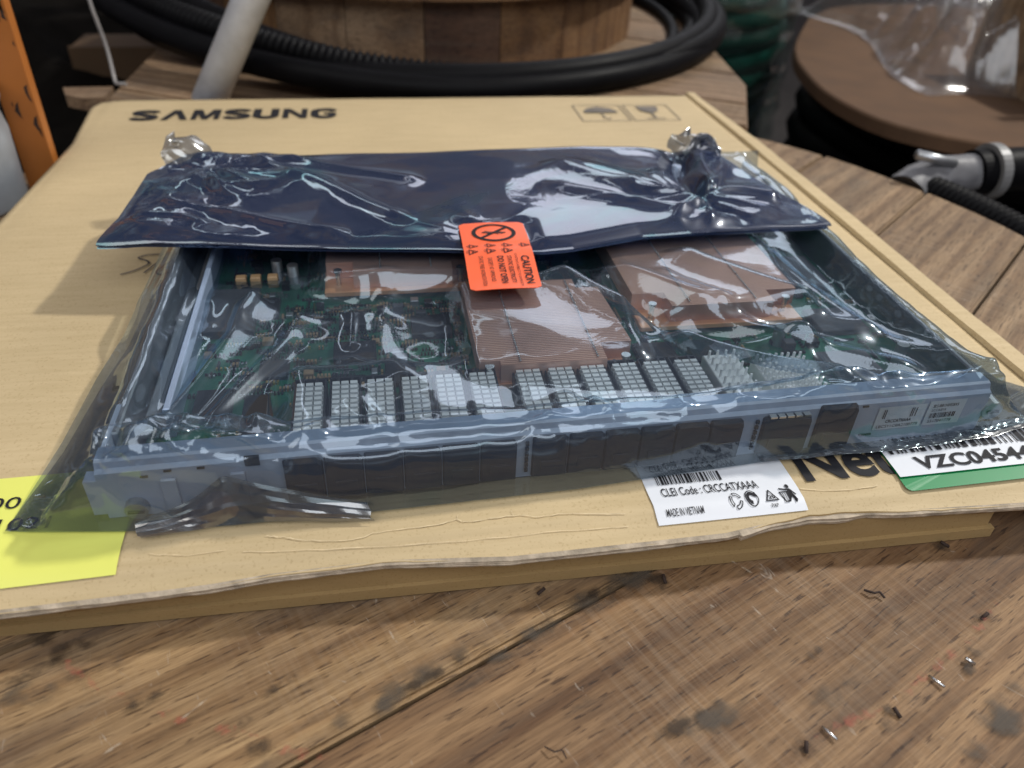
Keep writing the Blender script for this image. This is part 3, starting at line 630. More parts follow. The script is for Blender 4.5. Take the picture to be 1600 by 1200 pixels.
# front panel: folded profile with a face, a bevelled brow and a top flange
def PY(x): return .516+(x+.239)*.0225      # the panel face runs a hair out of square
xs = [-.239, -.112, .12, .33, .588]
prof = [(0, Z0), (0, .0530), (.004, .0555), (.006, .0605), (.009, .0618), (.0240, .0618), (.0240, .0603), (.012, .0598), (.008, .048), (.004, Z0)]
V = []
for x in xs:
    for dy, z in prof: V.append((x, PY(x)+dy, z))
k = len(prof); Fc = [(i*k+j, (i+1)*k+j, (i+1)*k+(j+1) % k, i*k+(j+1) % k) for i in range(len(xs)-1) for j in range(k)]
Fc = [f[::-1] for f in Fc]+[tuple(range(k)), tuple(range((len(xs)-1)*k+k-1, (len(xs)-1)*k-1, -1))]
mi = []
for i in range(len(xs)-1):
    for j in range(k): mi.append(1 if j in (4, 5, 6, 7) else 0)
mi += [0, 0]
pn = build('front_panel', V, Fc, None, card, mats=[M['panel'], M['panel_back']], fmi=mi)
bm = bmesh.new(); bm.from_mesh(pn.data); bmesh.ops.recalc_face_normals(bm, faces=bm.faces); bm.to_mesh(pn.data); bm.free()
mb = MB(); mb.box(-.122, -.110, PY(-.12)-.0012, PY(-.12)+.002, .0485, .0575); mb.build('panel_slot', M['cage_dark'], pn)
for (x, z) in ((-.205, .046), (-.186, .050), (-.160, .050), (.455, .014), (.462, .014), (.448, .050)):
    mb = MB(); mb.box(x, x+.006, PY(x)-.0012, PY(x)+.001, z, z+.0018); mb.build('vent_slot', M['cage_dark'], pn)
mb = MB(); mb.box(-.238, -.234, .53, .60, .040, .0605); mb.build('corner_bracket', M['panel'], card)
# ejector plates on the left end
mb = MB(); mb.prism([(-.250, .517), (-.2392, .517), (-.2392, .53), (-.250, .53)], .008, .046, bev=.001); mb.build('end_bracket', M['panel'], card)
for x in (-.19, -.135): 
    mb = MB(); mb.box(x, x+.012, PY(x)-.004, PY(x)-.0006, .010, .044, bev=.001); mb.build('latch', M['panel'], card)
# dust caps over the ports
def dust_cap(xa, wd, ztop=.0515, dep=.0050, name='dust_cap'):
    mb = MB(); g = .0004; y = PY(xa); x0 = xa+g; x1 = xa+wd-g; c = .0035
    prof = [(x0, Z0+.002), (x1, Z0+.002), (x1, ztop-c), (x1-c, ztop), (x0+c*.4, ztop), (x0, ztop-c*.4)]
    n = len(prof); V = [(x, y-.0006, z) for x, z in prof]+[(x+(.001 if x < (x0+x1)/2 else -.001), y-dep, z-(.003 if z > .03 else -.001)) for x, z in prof]
    mb.add(V, [tuple(range(n, 2*n))[::-1][::-1], tuple(range(n))[::-1]]+[(j, n+j, n+(j+1) % n, (j+1) % n) for j in range(n)])
    mb.box(x0+.008, x1-.006, y-dep-.0016, y-dep+.0008, .016, .026, bev=.0005)
    o = mb.build(name, M['cap'], card); b2 = bmesh.new(); b2.from_mesh(o.data); bmesh.ops.recalc_face_normals(b2, faces=b2.faces); b2.to_mesh(o.data); b2.free(); return o
for k in range(6): dust_cap(-.0925+k*.0338, .0338)
for k in range(6): dust_cap(.1235+k*.0337, .0337)
dust_cap(.345, .050, .0500, .005); dust_cap(.402, .040, .0575, .005)
for x in (.1175, .3385):
    mb = MB()
    for q in range(6): mb.box(x, x+.003, PY(x)-.003, PY(x)-.0008, .012+q*.0062, .016+q*.0062)
    mb.build('gasket_springs', M['cage_dark'], card)
mb = MB()
for q in range(5): mb.box(.350+q*.0085, .3565+q*.0085, PY(.35)-.006, PY(.35)-.0008, .0505, .0525)
mb.build('gasket_springs', M['aluminium'], card)
# thumb screws
for (x, y0_, z_, r_) in ((.597, .552, .032, .0115), (-.214, .520, .0155, .0100)):
    ln_ = .020 if x > 0 else .010
    mb = MB(); mb.cyl((x, y0_, z_), (x, y0_-ln_, z_-.001), r_, r_*.93, 28); sc = mb.build('thumb_screw', M['aluminium'], card, smooth=False)
    mb = MB(); mb.box(x-.0065, x+.0065, y0_-ln_-.0015, y0_-ln_-.0001, z_-.0022, z_-.0002); mb.build('screw_slot', M['cage_dark'], sc)
# labels on the panel face
def face_lab(x0, x1, z0, z1):
    V = [(x0, PY(x0)-.0012, z0), (x1, PY(x1)-.0012, z0), (x1, PY(x1)-.0012, z1), (x0, PY(x0)-.0012, z1)]
    return build('paper_label', V, [(0, 1, 2, 3)], M['paper'], card)
def face_text(mb, s, x, z, w_, h, bold=0.0):
    V, Fc = text_verts(s, bold); lo = V.min(0); hi = V.max(0); Q = (V-lo)/(hi-lo); X = x+Q[:, 0]*w_; mb.add(np.c_[X, np.array([PY(a) for a in X])-.0020, z+Q[:, 1]*h].tolist(), Fc)
def face_bar(mb, x, z, w_, h, n, seed):
    r = random.Random(seed); c = 0.0; u = w_/n
    while c < n-2:
        a = r.choice([1, 1, 2]); X0 = x+c*u; X1 = x+(c+a*.9)*u; mb.add([(X0, PY(X0)-.0020, z), (X1, PY(X1)-.0020, z), (X1, PY(X1)-.0020, z+h), (X0, PY(X0)-.0020, z+h)], [(0, 1, 2, 3)]); c += a+r.choice([1, 1, 2])
l1 = face_lab(.467, .519, .020, .048); mb = MB(); face_bar(mb, .473, .034, .006, .011, 6, 2); face_bar(mb, .503, .034, .008, .011, 8, 4)
face_text(mb, 'CRCCATXAAA', .478, .0285, .028, .0040, .02); face_text(mb, 'LBCSY1C0A2100779', .470, .0225, .045, .0036); mb.build('label_print', M['ink'], l1)
l2 = face_lab(.5215, .562, .020, .050); mb = MB(); face_text(mb, 'SLS-BB1H0028XS', .526, .0425, .028, .0036, .01); face_text(mb, 'LCC4-E1A', .526, .0375, .016, .0032); face_bar(mb, .526, .029, .030, .0065, 44, 7); face_text(mb, 'S317041778', .526, .0235, .026, .0036); mb.build('label_print', M['ink'], l2)
# transceiver cages with riding pin-fin heat sinks
def cage_at(x, y0=.5440, y1=.646, wd=.0298):
    mb = MB(); mb.box(x, x+wd, y0, y1, .0195, .036, bev=.0006)
    mb.box(x, x+.0012, y0, y1-.004, .036, .0455); mb.box(x+wd-.0012, x+wd, y0, y1-.004, .036, .0455); mb.box(x, x+wd, y1-.006, y1-.004, .036, .0455)
    for a in (.007, .020): mb.box(x+a, x+a+.0024, y1-.0165, y1-.0055, .046, .0475)
    cg = mb.build('transceiver_cage', M['cage_dark'], card)
    mb = MB(); nr = 12; ya = y0+.0015; yb = y1-.018
    mb.box(x+.002, x+wd-.002, ya-.001, yb+.002, .0365, .040, 1)  # dark fin base: shade of the gaps between tabs put into colour
    for r in range(nr):
        yy = ya+(yb-ya)*r/(nr-1); mb.box(x+.0022, x+wd-.0022, yy-.0006, yy+.0007, .0402, .0460)
        for c_ in range(3): mb.box(x+.0030+c_*.0084, x+.0098+c_*.0084, yy-.0027, yy+.0016, .0461, .0495)
    mb.build('fin_block', [M['steel'], M['cage_dark']], cg)
cg_x = [-.0885+k*.0331 for k in range(6)]+[.1235+k*.0331 for k in range(6)]
for x in cg_x: cage_at(x)
def pin_sink(name, x0, x1, y0, y1, z0, n, m_, hgt, r):
    mb = MB(); mb.box(x0, x1, y0, y1, .0195, z0, bev=.0008)
    for i in range(n):
        for j in range(m_):
            xx = x0+(x1-x0)*(i+.5)/n; yy = y0+(y1-y0)*(j+.5)/m_; mb.cyl((xx, yy, z0), (xx, yy, z0+hgt), r, r*.85, 8)
    return mb.build(name, M['steel'], card, smooth=False)
pin_sink('pin_heat_sink', .330, .366, .556, .645, .042, 4, 8, .009, .0016)
pin_sink('pin_heat_sink', .384, .440, .560, .640, .036, 8, 10, .009, .0018)
# copper heat sinks
def slots(mb, pts, n, r=.0011, z=.0556):
    for k in range(n):
        t = k/(n-1); x = pts[0][0]*(1-t)+pts[1][0]*t; y = pts[0][1]*(1-t)+pts[1][1]*t; mb.cyl((x, y, z), (x, y, z+.0012), r, seg=6)
def heat_sink(poly, slot_x, y0, y1, base, screws):
    mb = MB(); mb.prism(base, .0285, .0335); hb = mb.build('copper_heat_sink', M['copper'], card)
    mb = MB(); mb.prism(poly, .034, .0550); mb.build('fin_stack', M['copper_fins'], hb)
    mb = MB()
    for s_ in slot_x: slots(mb, [(s_, y0+.004), (s_, y1-.004)], 46)
    mb.build('fin_pins', M['solder'], hb, smooth=True)
    for (x, y) in screws:
        mb = MB(); mb.cyl((x, y, .0336), (x, y, .050), .0030, seg=12); mb.cyl((x, y, .050), (x, y, .053), .0048, seg=14); mb.build('spring_screw', M['solder'], hb, smooth=False)
heat_sink([(.091, .640), (.112, .640), (.112, .631), (.221, .631), (.221, .662), (.255, .662), (.248, .778), (.222, .778), (.222, .799), (.0905, .799)], (.132, .212), .632, .798, [(.092, .628), (.252, .628), (.252, .80), (.092, .80)], [(.101, .634), (.243, .64), (.236, .789)])
heat_sink([(-.032, .839), (.085, .839), (.085, .86), (.104, .86), (.104, 1.02), (-.064, 1.02), (-.064, .865), (-.032, .865)], (.0, .06), .842, 1.015, [(-.066, .830), (.106, .830), (.106, 1.03), (-.066, 1.03)], [(-.050, .850), (.095, .846)])
heat_sink([(.322, .727), (.446, .727), (.446, .752), (.484, .752), (.484, .93), (.284, .93), (.284, .757), (.322, .757)], (.345, .425), .73, .925, [(.286, .718), (.482, .718), (.482, .93), (.286, .93)], [(.303, .738), (.466, .739)])
# components: chips that can be counted, and the dust of small parts
occ = [(-.09, .11, .55, .65), (.12, .325, .55, .65), (.325, .445, .56, .65), (.088, .258, .625, .802), (-.068, .108, .828, 1.03), (.282, .488, .715, .935)]
def free(x0, x1, y0, y1):
    for a, b, c, d in occ:
        if x1 > a and x0 < b and y1 > c and y0 < d: return False
    return True
chips = [(-.196, -.142, .765, .858, .030), (-.145, -.118, .80, .84, .026), (-.055, -.010, .70, .735, .027), (-.13, -.10, .68, .71, .025), (-.002, .03, .655, .69, .026), (.03, .075, .74, .78, .028), (-.05, -.02, .77, .80, .026), (.27, .315, .67, .70, .026), (.33, .37, .66, .70, .026), (.47, .53, .60, .66, .027), (.50, .56, .70, .75, .027), (-.185, -.15, .62, .66, .028), (-.135, -.112, .575, .63, .040), (.505, .565, .80, .88, .03), (.116, .20, .845, .90, .03)]
for (a, b, c, d, z) in chips:
    mb = MB(); mb.box(a, b, c, d, .0195, z, bev=.0012); mb.build('chip', M['chip_grey'] if (b-a) > .05 else M['chip'], card); occ.append((a-.002, b+.002, c-.002, d+.002))
for (x, y) in ((-.172, .875), (-.155, .875), (-.135, .875)):
    mb = MB(); mb.box(x, x+.012, y, y+.010, .0195, .034, bev=.001); mb.build('inductor', M['tan'], card)
for (x, y) in ((-.105, .885), (.44, .69), (-.125, .90), (.56, .64)):
    mb = MB(); mb.cyl((x, y, .0195), (x, y, .044), .0065, seg=18); mb.build('capacitor', M['aluminium'], card)
n = 0; medium = []
r = random.Random(5)
while n < 80:
    x = r.uniform(-.19, .57); y = r.uniform(.555, .98); a = r.uniform(.006, .013); b = r.uniform(.006, .012)
    if free(x, x+a, y, y+b):
        occ.append((x-.001, x+a+.001, y-.001, y+b+.001)); mb = MB(); mb.box(x, x+a, y, y+b, .0195, .0195+r.uniform(.003, .011), bev=.0007)
        mt = r.choice([M['chip'], M['chip'], M['chip'], M['chip_grey'], M['tan'], M['aluminium']]); nm = 'chip' if mt in (M['chip'], M['chip_grey']) else 'inductor'
        mb.build(nm, mt, card); n += 1
mb = MB(); n = 0
while n < 2600:
    if r.random() < .5:
        x = r.uniform(-.195, .57); y = r.uniform(.552, .98)
        row = r.randint(2, 8); dx, dy = (0.0042, 0) if r.random() < .5 else (0, .0042)
    else: x = r.uniform(-.17, .09); y = r.uniform(.65, .82); row = r.randint(1, 5); dx, dy = (.0036, 0)
    v = r.random(); a, b = ((.0016, .003), (.003, .0016), (.0022, .0045))[r.randint(0, 2)]; mi_ = 0 if v < .32 else 1 if v < .42 else 2 if v < .93 else 3
    for k in range(row):
        if free(x, x+a, y, y+b): mb.box(x, x+a, y, y+b, .0191, .0195+.0025*(1.4 if mi_ == 1 else 1), mi_); n += 1
        x += dx; y += dy
o = mb.build('surface_mount_parts', [M['solder'], M['tan'], M['chip'], M['gold']], card); o['kind'] = 'stuff'
# ================================================================== SHIELDING BAG
def hc(x, y):
    """height of what lies under the film"""
    py = .516+(x+.239)*.0225
    h = np.full(x.shape, .003)
    inc = (x > -.240) & (x < .594) & (y > py) & (y < 1.17)
    h[inc] = .030
    def blk(a, b, c, d, z): q = (x > a) & (x < b) & (y > c) & (y < d) & inc; h[q] = np.maximum(h[q], z)
    blk(-.236, .592, .0, .550, .0638); blk(-.240, -.226, .5, 1.2, .0615); blk(.582, .594, .5, 1.2, .0615)
    blk(-.09, .108, .55, .652, .050); blk(.122, .325, .55, .652, .050); blk(.325, .445, .55, .65, .050)
    blk(.088, .258, .625, .802, .0585); blk(-.068, .108, .828, 1.03, .0585); blk(.282, .488, .715, .935, .0585)
    blk(-.19, -.13, .75, .86, .034); blk(-.24, .594, 1.0, 1.17, .0585)
    q = (x > -.10) & (x < .445) & (y > py-.009) & (y <= py); h[q] = np.maximum(h[q], .050)
    return h
def bag_front(x): return np.interp(x, [-.319, -.298, -.223, -.155, -.103, -.011, .163, .225, .358, .494, .60, .658, .745], [.512, .508, .499, .495, .4955, .4965, .502, .507, .517, .516, .523, .538, .560])
def bag_left(y): return np.interp(y, [.518, .612, .708, .782, 1.033, 1.19], [-.319, -.300, -.291, -.280, -.273, -.268])
def bag_right(y): return np.interp(y, [.566, .601, .621, .76, 1.01, 1.19], [.745, .701, .676, .645, .633, .625])
def bag_grid(NX, NY):
    s = np.linspace(0, 1, NX); t = np.linspace(0, 1, NY)**1.35; s = s-.035*np.sin(4*PI*s)*.5
    yl = .518+(1.185-.518)*t; yr = .566+(1.185-.566)*t
    X = np.zeros((NY, NX)); Y = np.zeros((NY, NX))
    xl = bag_left(yl)[:, None]; xr = bag_right(yr)[:, None]
    X = xl*(1-s)+xr*s; ylin = yl[:, None]*(1-s)+yr[:, None]*s
    fy = bag_front(X[0]); base0 = ylin[0]; wgt = (1-sst(0, .35, t))[:, None]
    Y = ylin+(fy-base0)[None]*wgt; return X, Y
def blur(A, n):
    for _ in range(n):
        B = np.pad(A, 1, mode='edge'); A = (B[:-2, 1:-1]+B[2:, 1:-1]+B[1:-1, :-2]+B[1:-1, 2:]+A*4)/8
    return A
def pbd(P, rest_scale, iters, pin, grav, amp, seed, clearance=.0022):
    NY, NX, _ = P.shape
    r = np.random.RandomState(seed)
    cons = []
    for (dy, dx, k) in ((0, 1, .9), (1, 0, .9), (1, 1, .35), (1, -1, .35), (0, 2, .28), (2, 0, .28), (0, 4, .18), (4, 0, .18)):
        ya, yb = slice(0, NY-dy), slice(dy, NY)
        if dx >= 0: xa, xb = slice(0, NX-dx), slice(dx, NX)
        else: xa, xb = slice(-dx, NX), slice(0, NX+dx)
        L = np.linalg.norm(P[yb, xb]-P[ya, xa], axis=2)*rest_scale; cons.append((ya, xa, yb, xb, L, k))
    nz = vnoise(*np.meshgrid(np.arange(NX)*.22, np.arange(NY)*.22), seed)-.5; nz2 = vnoise(*np.meshgrid(np.arange(NX)*.5, np.arange(NY)*.5), seed+3)-.5
    P = P.copy(); P[..., 2] += amp*(nz*2+nz2)*(~pin); W = np.where(pin, 0., 1.)[..., None]; prev = P.copy()
    for it in range(iters):
        vel = (P-prev)*.9; prev = P.copy(); P = P+np.clip(vel, -.002, .002)*W; P[..., 2] -= grav*W[..., 0]
        D = np.zeros_like(P); C = np.zeros(P.shape[:2])
        for (ya, xa, yb, xb, L, k) in cons:
            d = P[yb, xb]-P[ya, xa]; l = np.linalg.norm(d, axis=2)+1e-9; c = ((l-L)/l*.5*k)[..., None]*d
            D[ya, xa] += c; D[yb, xb] -= c; C[ya, xa] += 1; C[yb, xb] += 1
        P = P+D/np.maximum(C, 1)[..., None]*1.9*W
        h = hc(P[..., 0], P[..., 1])+clearance; P[..., 2] = np.where(pin, P[..., 2], np.maximum(P[..., 2], h))
    return P
def up2(P):
    NY, NX, _ = P.shape; a = np.linspace(0, NY-1, 2*NY-1); b = np.linspace(0, NX-1, 2*NX-1)
    Q = np.zeros((2*NY-1, NX, 3)); Q[::2] = P; Q[1::2] = (P[:-1]+P[1:])/2
    R_ = np.zeros((2*NY-1, 2*NX-1, 3)); R_[:, ::2] = Q; R_[:, 1::2] = (Q[:, :-1]+Q[:, 1:])/2; return R_
NX, NY = 91, 67
X, Y = bag_grid(NX, NY); H = hc(X, Y); Hm = H.copy()
for _ in range(5):
    B = np.pad(Hm, 1, mode='edge'); Hm = np.maximum.reduce([B[:-2, 1:-1], B[2:, 1:-1], B[1:-1, :-2], B[1:-1, 2:], Hm])
Zi = np.maximum(blur(Hm*.97, 6), H+.003); Zi = np.maximum(blur(Zi, 2), H+.002)
pin = np.zeros((NY, NX), bool); pin[0] = True; pin[-1] = True; pin[:, 0] = True; pin[:, -1] = True
Zi[0] = .0035; Zi[:, 0] = np.interp(Y[:, 0], [.52, .6, .8, 1.1], [.0035, .012, .022, .03]); Zi[:, -1] = np.interp(Y[:, -1], [.56, .65, .9, 1.1], [.0035, .006, .016, .03]); Zi[-1] = .064
P = np.stack([X, Y, Zi], 2); P = pbd(P, 1.006, 180, pin, .00003, .0016, 3)
def pinof(P): q = np.zeros(P.shape[:2], bool); q[0] = q[-1] = True; q[:, 0] = q[:, -1] = True; return q
P = up2(P); P = pbd(P, 1.0012, 60, pinof(P), .00001, .0003, 8)
P = up2(P); P = pbd(P, 1.0, 14, pinof(P), .0, .0, 12)
P[1:-1, 1:-1] = np.stack([blur(P[..., k], 16) for k in range(3)], 2)[1:-1, 1:-1]
def polyd(x, y, pts):
    pts = np.array(pts, float); best = np.full(x.shape, 9.); tt = np.zeros(x.shape); side = np.zeros(x.shape); n = len(pts)-1
    for i in range(n):
        a, b = pts[i], pts[i+1]; d = b-a; l2 = d@d; u = np.clip(((x-a[0])*d[0]+(y-a[1])*d[1])/l2, 0, 1)
        ex = x-a[0]-u*d[0]; ey = y-a[1]-u*d[1]; q = np.hypot(ex, ey); sg = np.sign(d[0]*ey-d[1]*ex); m_ = q < best
        best = np.where(m_, q, best); tt = np.where(m_, (i+u)/n, tt); side = np.where(m_, sg, side)
    return best*side, tt
def crease(P, pts, amp, w1, w2=None, tap=(.15, .15)):
    """a sharp fold: steep on one side (w1), long slope on the other (w2)"""
    w2 = w2 or w1; d, t = polyd(P[..., 0], P[..., 1], SPL(pts, 6)); w_ = np.where(d > 0, w1, w2)
    tp = sst(0, max(tap[0], 1e-3), t)*sst(1, 1-max(tap[1], 1e-3), t)
    P[..., 2] += amp*tp/(1+(d/w_)**2)**1.0
inner = (sst(0, .05, np.linspace(0, 1, P.shape[0]))[:, None]*sst(0, .02, np.linspace(0, 1, P.shape[1]))*sst(1, .98, np.linspace(0, 1, P.shape[1])))
base = P[..., 2].copy()
crease(P, [(-.218, .535), (-.199, .594), (-.181, .653), (-.163, .720), (-.155, .758), (-.150, .80), (-.13, .83)], .014, .0055, .014)
crease(P, [(-.204, .520), (-.176, .556), (-.143, .628), (-.108, .703), (-.098, .746), (-.08, .79)], .015, .0060, .016)
crease(P, [(-.215, .536), (-.169, .573), (-.12, .65), (-.085, .73)], -.005, .004, .01)
crease(P, [(-.157, .752), (-.143, .80), (-.148, .83), (-.163, .85)], .006, .004, .008)
crease(P, [(-.235, .56), (-.222, .64), (-.212, .74), (-.205, .86)], .008, .008, .010)
crease(P, [(-.255, .56), (-.252, .66), (-.246, .80)], -.006, .006)
crease(P, [(.197, .829), (.223, .787), (.253, .731), (.295, .679), (.323, .638), (.374, .597), (.425, .575), (.47, .560)], .021, .006, .024, (.05, .1))
crease(P, [(.21, .842), (.238, .80), (.272, .745), (.315, .695), (.345, .655), (.395, .617), (.45, .596), (.50, .57)], -.017, .009, .012, (.05, .1))
crease(P, [(.225, .85), (.262, .81), (.30, .765), (.342, .72), (.376, .688), (.43, .652), (.50, .61), (.56, .57)], .020, .020, .008, (.05, .1))
crease(P, [(.328, .801), (.340, .768), (.376, .720), (.412, .681), (.431, .659), (.455, .66), (.469, .675)], .007, .004, .012)
crease(P, [(.36, .86), (.40, .80), (.45, .74), (.50, .70), (.55, .66)], .016, .010, .03)
crease(P, [(.50, .90), (.517, .80), (.532, .707), (.56, .62), (.59, .545)], .012, .014, .012, (.1, .05))
crease(P, [(.30, .545), (.42, .553), (.50, .548), (.58, .540)], .006, .004, .006)
crease(P, [(.33, .500), (.374, .512), (.392, .545), (.410, .560)], .006, .0028)
crease(P, [(.410, .560), (.428, .545), (.440, .52)], .006, .0028)
crease(P, [(.163, .587), (.184, .545), (.200, .512)], .005, .003, .010)
crease(P, [(-.03, .60), (-.01, .555), (.0, .52)], .0045, .003, .010)
crease(P, [(.013, .845), (.004, .80), (-.006, .73), (.006, .66), (.034, .60)], .008, .012, .03)
crease(P, [(-.09, .83), (-.045, .81), (-.03, .80), (.0, .805)], -.008, .012, .010)
crease(P, [(-.035, .80), (-.033, .76), (-.036, .70)], .004, .003, .006)
crease(P, [(-.02, .67), (-.045, .66), (-.05, .69)], .005, .004, .010)
for (x0, y0, x1, y1, a) in [(-.24, .50, -.18, .55, .010), (-.20, .50, -.16, .555, .008), (-.165, .50, -.13, .56, .008), (-.13, .50, -.11, .56, .008), (-.215, .53, -.12, .525, .008), (-.30, .53, -.22, .56, .008), (-.28, .56, -.23, .54, .006), (.36, .50, .44, .525, .007), (.40, .505, .45, .53, .006), (.46, .51, .56, .53, .006), (.60, .55, .70, .59, .008), (.56, .535, .64, .585, .008)]:
    crease(P, [(x0, y0), ((x0+x1)/2+.006, (y0+y1)/2), (x1, y1)], a, .0035, .009, (.3, .3))
rc = random.Random(12)
for k in range(26):                       # short folds where the film is pulled over the panel edge
    x0 = rc.uniform(-.22, .60) if k < 14 else rc.choice([rc.uniform(-.24, -.10), rc.uniform(.36, .62)]); dx_ = rc.uniform(-.05, .05); y1 = rc.uniform(.535, .60)
    crease(P, [(x0, .500), (x0+dx_*.4+rc.uniform(-.006, .006), .52), (x0+dx_, y1)], rc.uniform(.004, .010), rc.uniform(.002, .004), rc.uniform(.006, .016), (.1, .5))
# crumple the two front corners
x_, y_ = P[..., 0], P[..., 1]
wl = sst(.60, .54, y_)*sst(-.03, -.13, x_); wr = sst(.60, .53, y_)*(sst(.30, .42, x_))
rid = lambda f, sd: np.abs(fbm(x_*f+3*vnoise(x_*12, y_*12, sd), y_*f+3*vnoise(x_*12, y_*12, sd+1), sd, 3)-.5)
P[..., 2] += wl*(.034*(.25-rid(24, 5)))+wr*(.024*(.22-rid(20, 9)))
wx = x_+.05*vnoise(x_*7, y_*7, 71); wy = y_+.05*vnoise(x_*7, y_*7, 72)
P[..., 2] += .0085*trin(wx*8+wy*3, wy*7-wx*2, 31)+.0032*trin(wx*19-wy*9, wy*15+3, 33)
mid = sst(-.18, -.08, x_)*sst(.36, .26, x_)
P[..., 2] = base+(P[..., 2]-base)*inner*(1-.25*mid*sst(.57, .53, y_))
stp = sst(.57, .525, y_)*inner                     # the steep front face wrinkles outwards
f1 = np.abs(fbm(x_*26+P[..., 2]*30+2*vnoise(x_*14, P[..., 2]*40, 3), P[..., 2]*26, 61, 3)-.5)
f2 = trin(x_*24+P[..., 2]*14, P[..., 2]*34+x_*5, 63)
P[..., 1] -= stp*((.0030+.0190*(sst(-.05, -.16, x_)+.7*sst(.34, .46, x_)))*(.30-f1)*1.6+.0085*f2)
P[..., 2] = np.maximum(P[..., 2], np.maximum(.0025, np.where(pinof(P), 0, hc(P[..., 0], P[..., 1])*0+.0025)))
P[1:-1, 1:-1, 2] = blur(P[..., 2], 3)[1:-1, 1:-1]
bag = thing('antistatic_bag', 'shiny wrinkled grey static-shielding bag, its far end folded over under an orange sticker', 'bag', (.17, .85, .0))
build('film_sheet', P.reshape(-1, 3), grid_faces(P.shape[1], P.shape[0]), M['film'], bag, smooth=True)
# under side of the bag lying on the lid
Xb, Yb = bag_grid(60, 44); Zb = lidz(Xb, Yb)+.0040+.0006*vnoise(Xb*40, Yb*40, 2); Zb = np.minimum(Zb, .0050)
lipV = np.stack([Xb, Yb, Zb], 2).reshape(-1, 3); build('under_sheet', lipV, grid_faces(60, 44), M['film_low'], bag, smooth=True)
# welded seal strip along the front edge, ribbed
def strip(name, xs, w0, zoff, mat):
    V = []; nv = 15
    for i, x in enumerate(xs):
        yc = float(bag_front(np.array(x)))
        z0 = .0052+.0045*vnoise(x*26, 1, 6)**2+zoff
        for j in range(nv):
            v = j/(nv-1); V.append((x, yc-.004+w0*v, z0+.00028*(j % 2)+.002*v*v+.0009*vnoise(x*160, v*5, 4)))
    return build(name, V, grid_faces(nv, len(xs)), mat, bag, smooth=True)
strip('seal_strip', np.linspace(.345, .75, 260), .0125, 0, M['film_seal'])
V = []                                      # the same strip folded back over itself at the left corner
PX = [(-.215, .503, .010), (-.175, .507, .022), (-.150, .510, .040), (-.138, .511, .044), (-.10, .508, .030), (-.06, .503, .020), (-.025, .499, .012)]
q = SPL(PX, 14)
for i, p in enumerate(q):
    for j in range(9):
        v = j/8; V.append((p[0]+.004*v+.003*vnoise(p[0]*50, v*3, 3), p[1]-.014*v-.004*math.sin(PI*v)*vnoise(p[0]*40, 1, 5), p[2]*(1-v)+.0035*v+.0010*vnoise(p[0]*70, v*4, 8)+.0011*(j % 2)))
build('seal_strip', V, grid_faces(9, len(q)), M['film_seal'], bag)
# folded-over flap at the far end
FX, FY = 300, 130
s = np.linspace(0, 1, FX); t = np.linspace(0, 1, FY)
lx = np.interp(t, [0, .3, .75, .9, 1], [-.322, -.308, -.301, -.278, -.250]); ly = np.interp(t, [0, .3, .75, .9, 1], [.893, .948, 1.085, 1.125, 1.172])
rx = np.interp(t, [0, .5, .85, 1], [.592, .556, .530, .480]); ry = np.interp(t, [0, .5, .85, 1], [.879, .985, 1.131, 1.170])
X = lx[:, None]*(1-s)+rx[:, None]*s; Y = ly[:, None]*(1-s)+ry[:, None]*s
fy = np.interp(X[0], [-.322, -.156, -.068, .095, .194, .230, .323, .452, .592], [.893, .876, .861, .842, .828, .832, .858, .869, .879])
by = np.interp(X[-1], [-.25, .074, .316, .48], [1.172, 1.172, 1.186, 1.170])
Y += (fy-(ly[0]*(1-s)+ry[0]*s))[None]*(1-sst(0, 1, t))[:, None]+(by-Y[-1])[None]*sst(0, 1, t)[:, None]
Z = .080+.004*np.sin(PI*np.clip((X+.3)/.85, 0, 1))
Q = np.stack([X, Y, Z], 2)
Q[..., 2] -= .007*(1-t[:, None]**.5)**4
Q[..., 2] += .006*sst(.25, 0, s)[None]
Q[..., 2] -= .018*sst(.95, 1.0, t)[:, None]**2
Q[..., 2] -= .010*sst(.08, .0, s)[None]*(1-t)[:, None]*.5
x_, y_ = Q[..., 0], Q[..., 1]
b0 = Q[..., 2].copy()
def radial(c, k, amp, r0, seed, pw=.7, lo=.02):
    dx = x_-c[0]; dy = y_-c[1]; r_ = np.hypot(dx, dy); th_ = np.arctan2(dy, dx)
    n_ = vnoise(th_*k+20, r_*5, seed); n_ = 1-np.abs(2*n_-1); Q[..., 2] += amp*(n_**1.5-.4)*sst(0, lo, r_)*np.exp(-(r_/r0)**2)
radial((.435, .955), 1.5, .015, .17, 4, lo=.05); radial((.435, .955), 3.2, .004, .10, 9, lo=.05)
radial((.13, .87), 2.0, .004, .10, 14, lo=.05)
radial((-.225, 1.10), 2.0, .011, .15, 21, lo=.04); radial((-.225, 1.10), 4, .0035, .10, 25, lo=.04)
crease(Q, [(-.20, 1.16), (-.13, 1.10), (-.07, 1.04), (-.01, .96), (.05, .90)], .008, .005, .018)
crease(Q, [(-.18, 1.165), (-.09, 1.12), (.0, 1.07), (.07, 1.03)], .008, .006, .020)
crease(Q, [(-.24, 1.07), (-.20, 1.04), (-.14, 1.03), (-.10, 1.07)], .009, .004, .012)
crease(Q, [(-.27, .99), (-.22, .97), (-.17, .95), (-.09, .90), (-.03, .88)], .008, .0035, .012)
crease(Q, [(-.29, .94), (-.24, .94), (-.20, .92)], .006, .003, .008)
crease(Q, [(.484, 1.168), (.45, 1.08), (.44, 1.0), (.435, .955)], -.022, .014, .020, (.05, .2))
crease(Q, [(.50, 1.15), (.48, 1.06), (.455, .98)], .016, .008, .014)
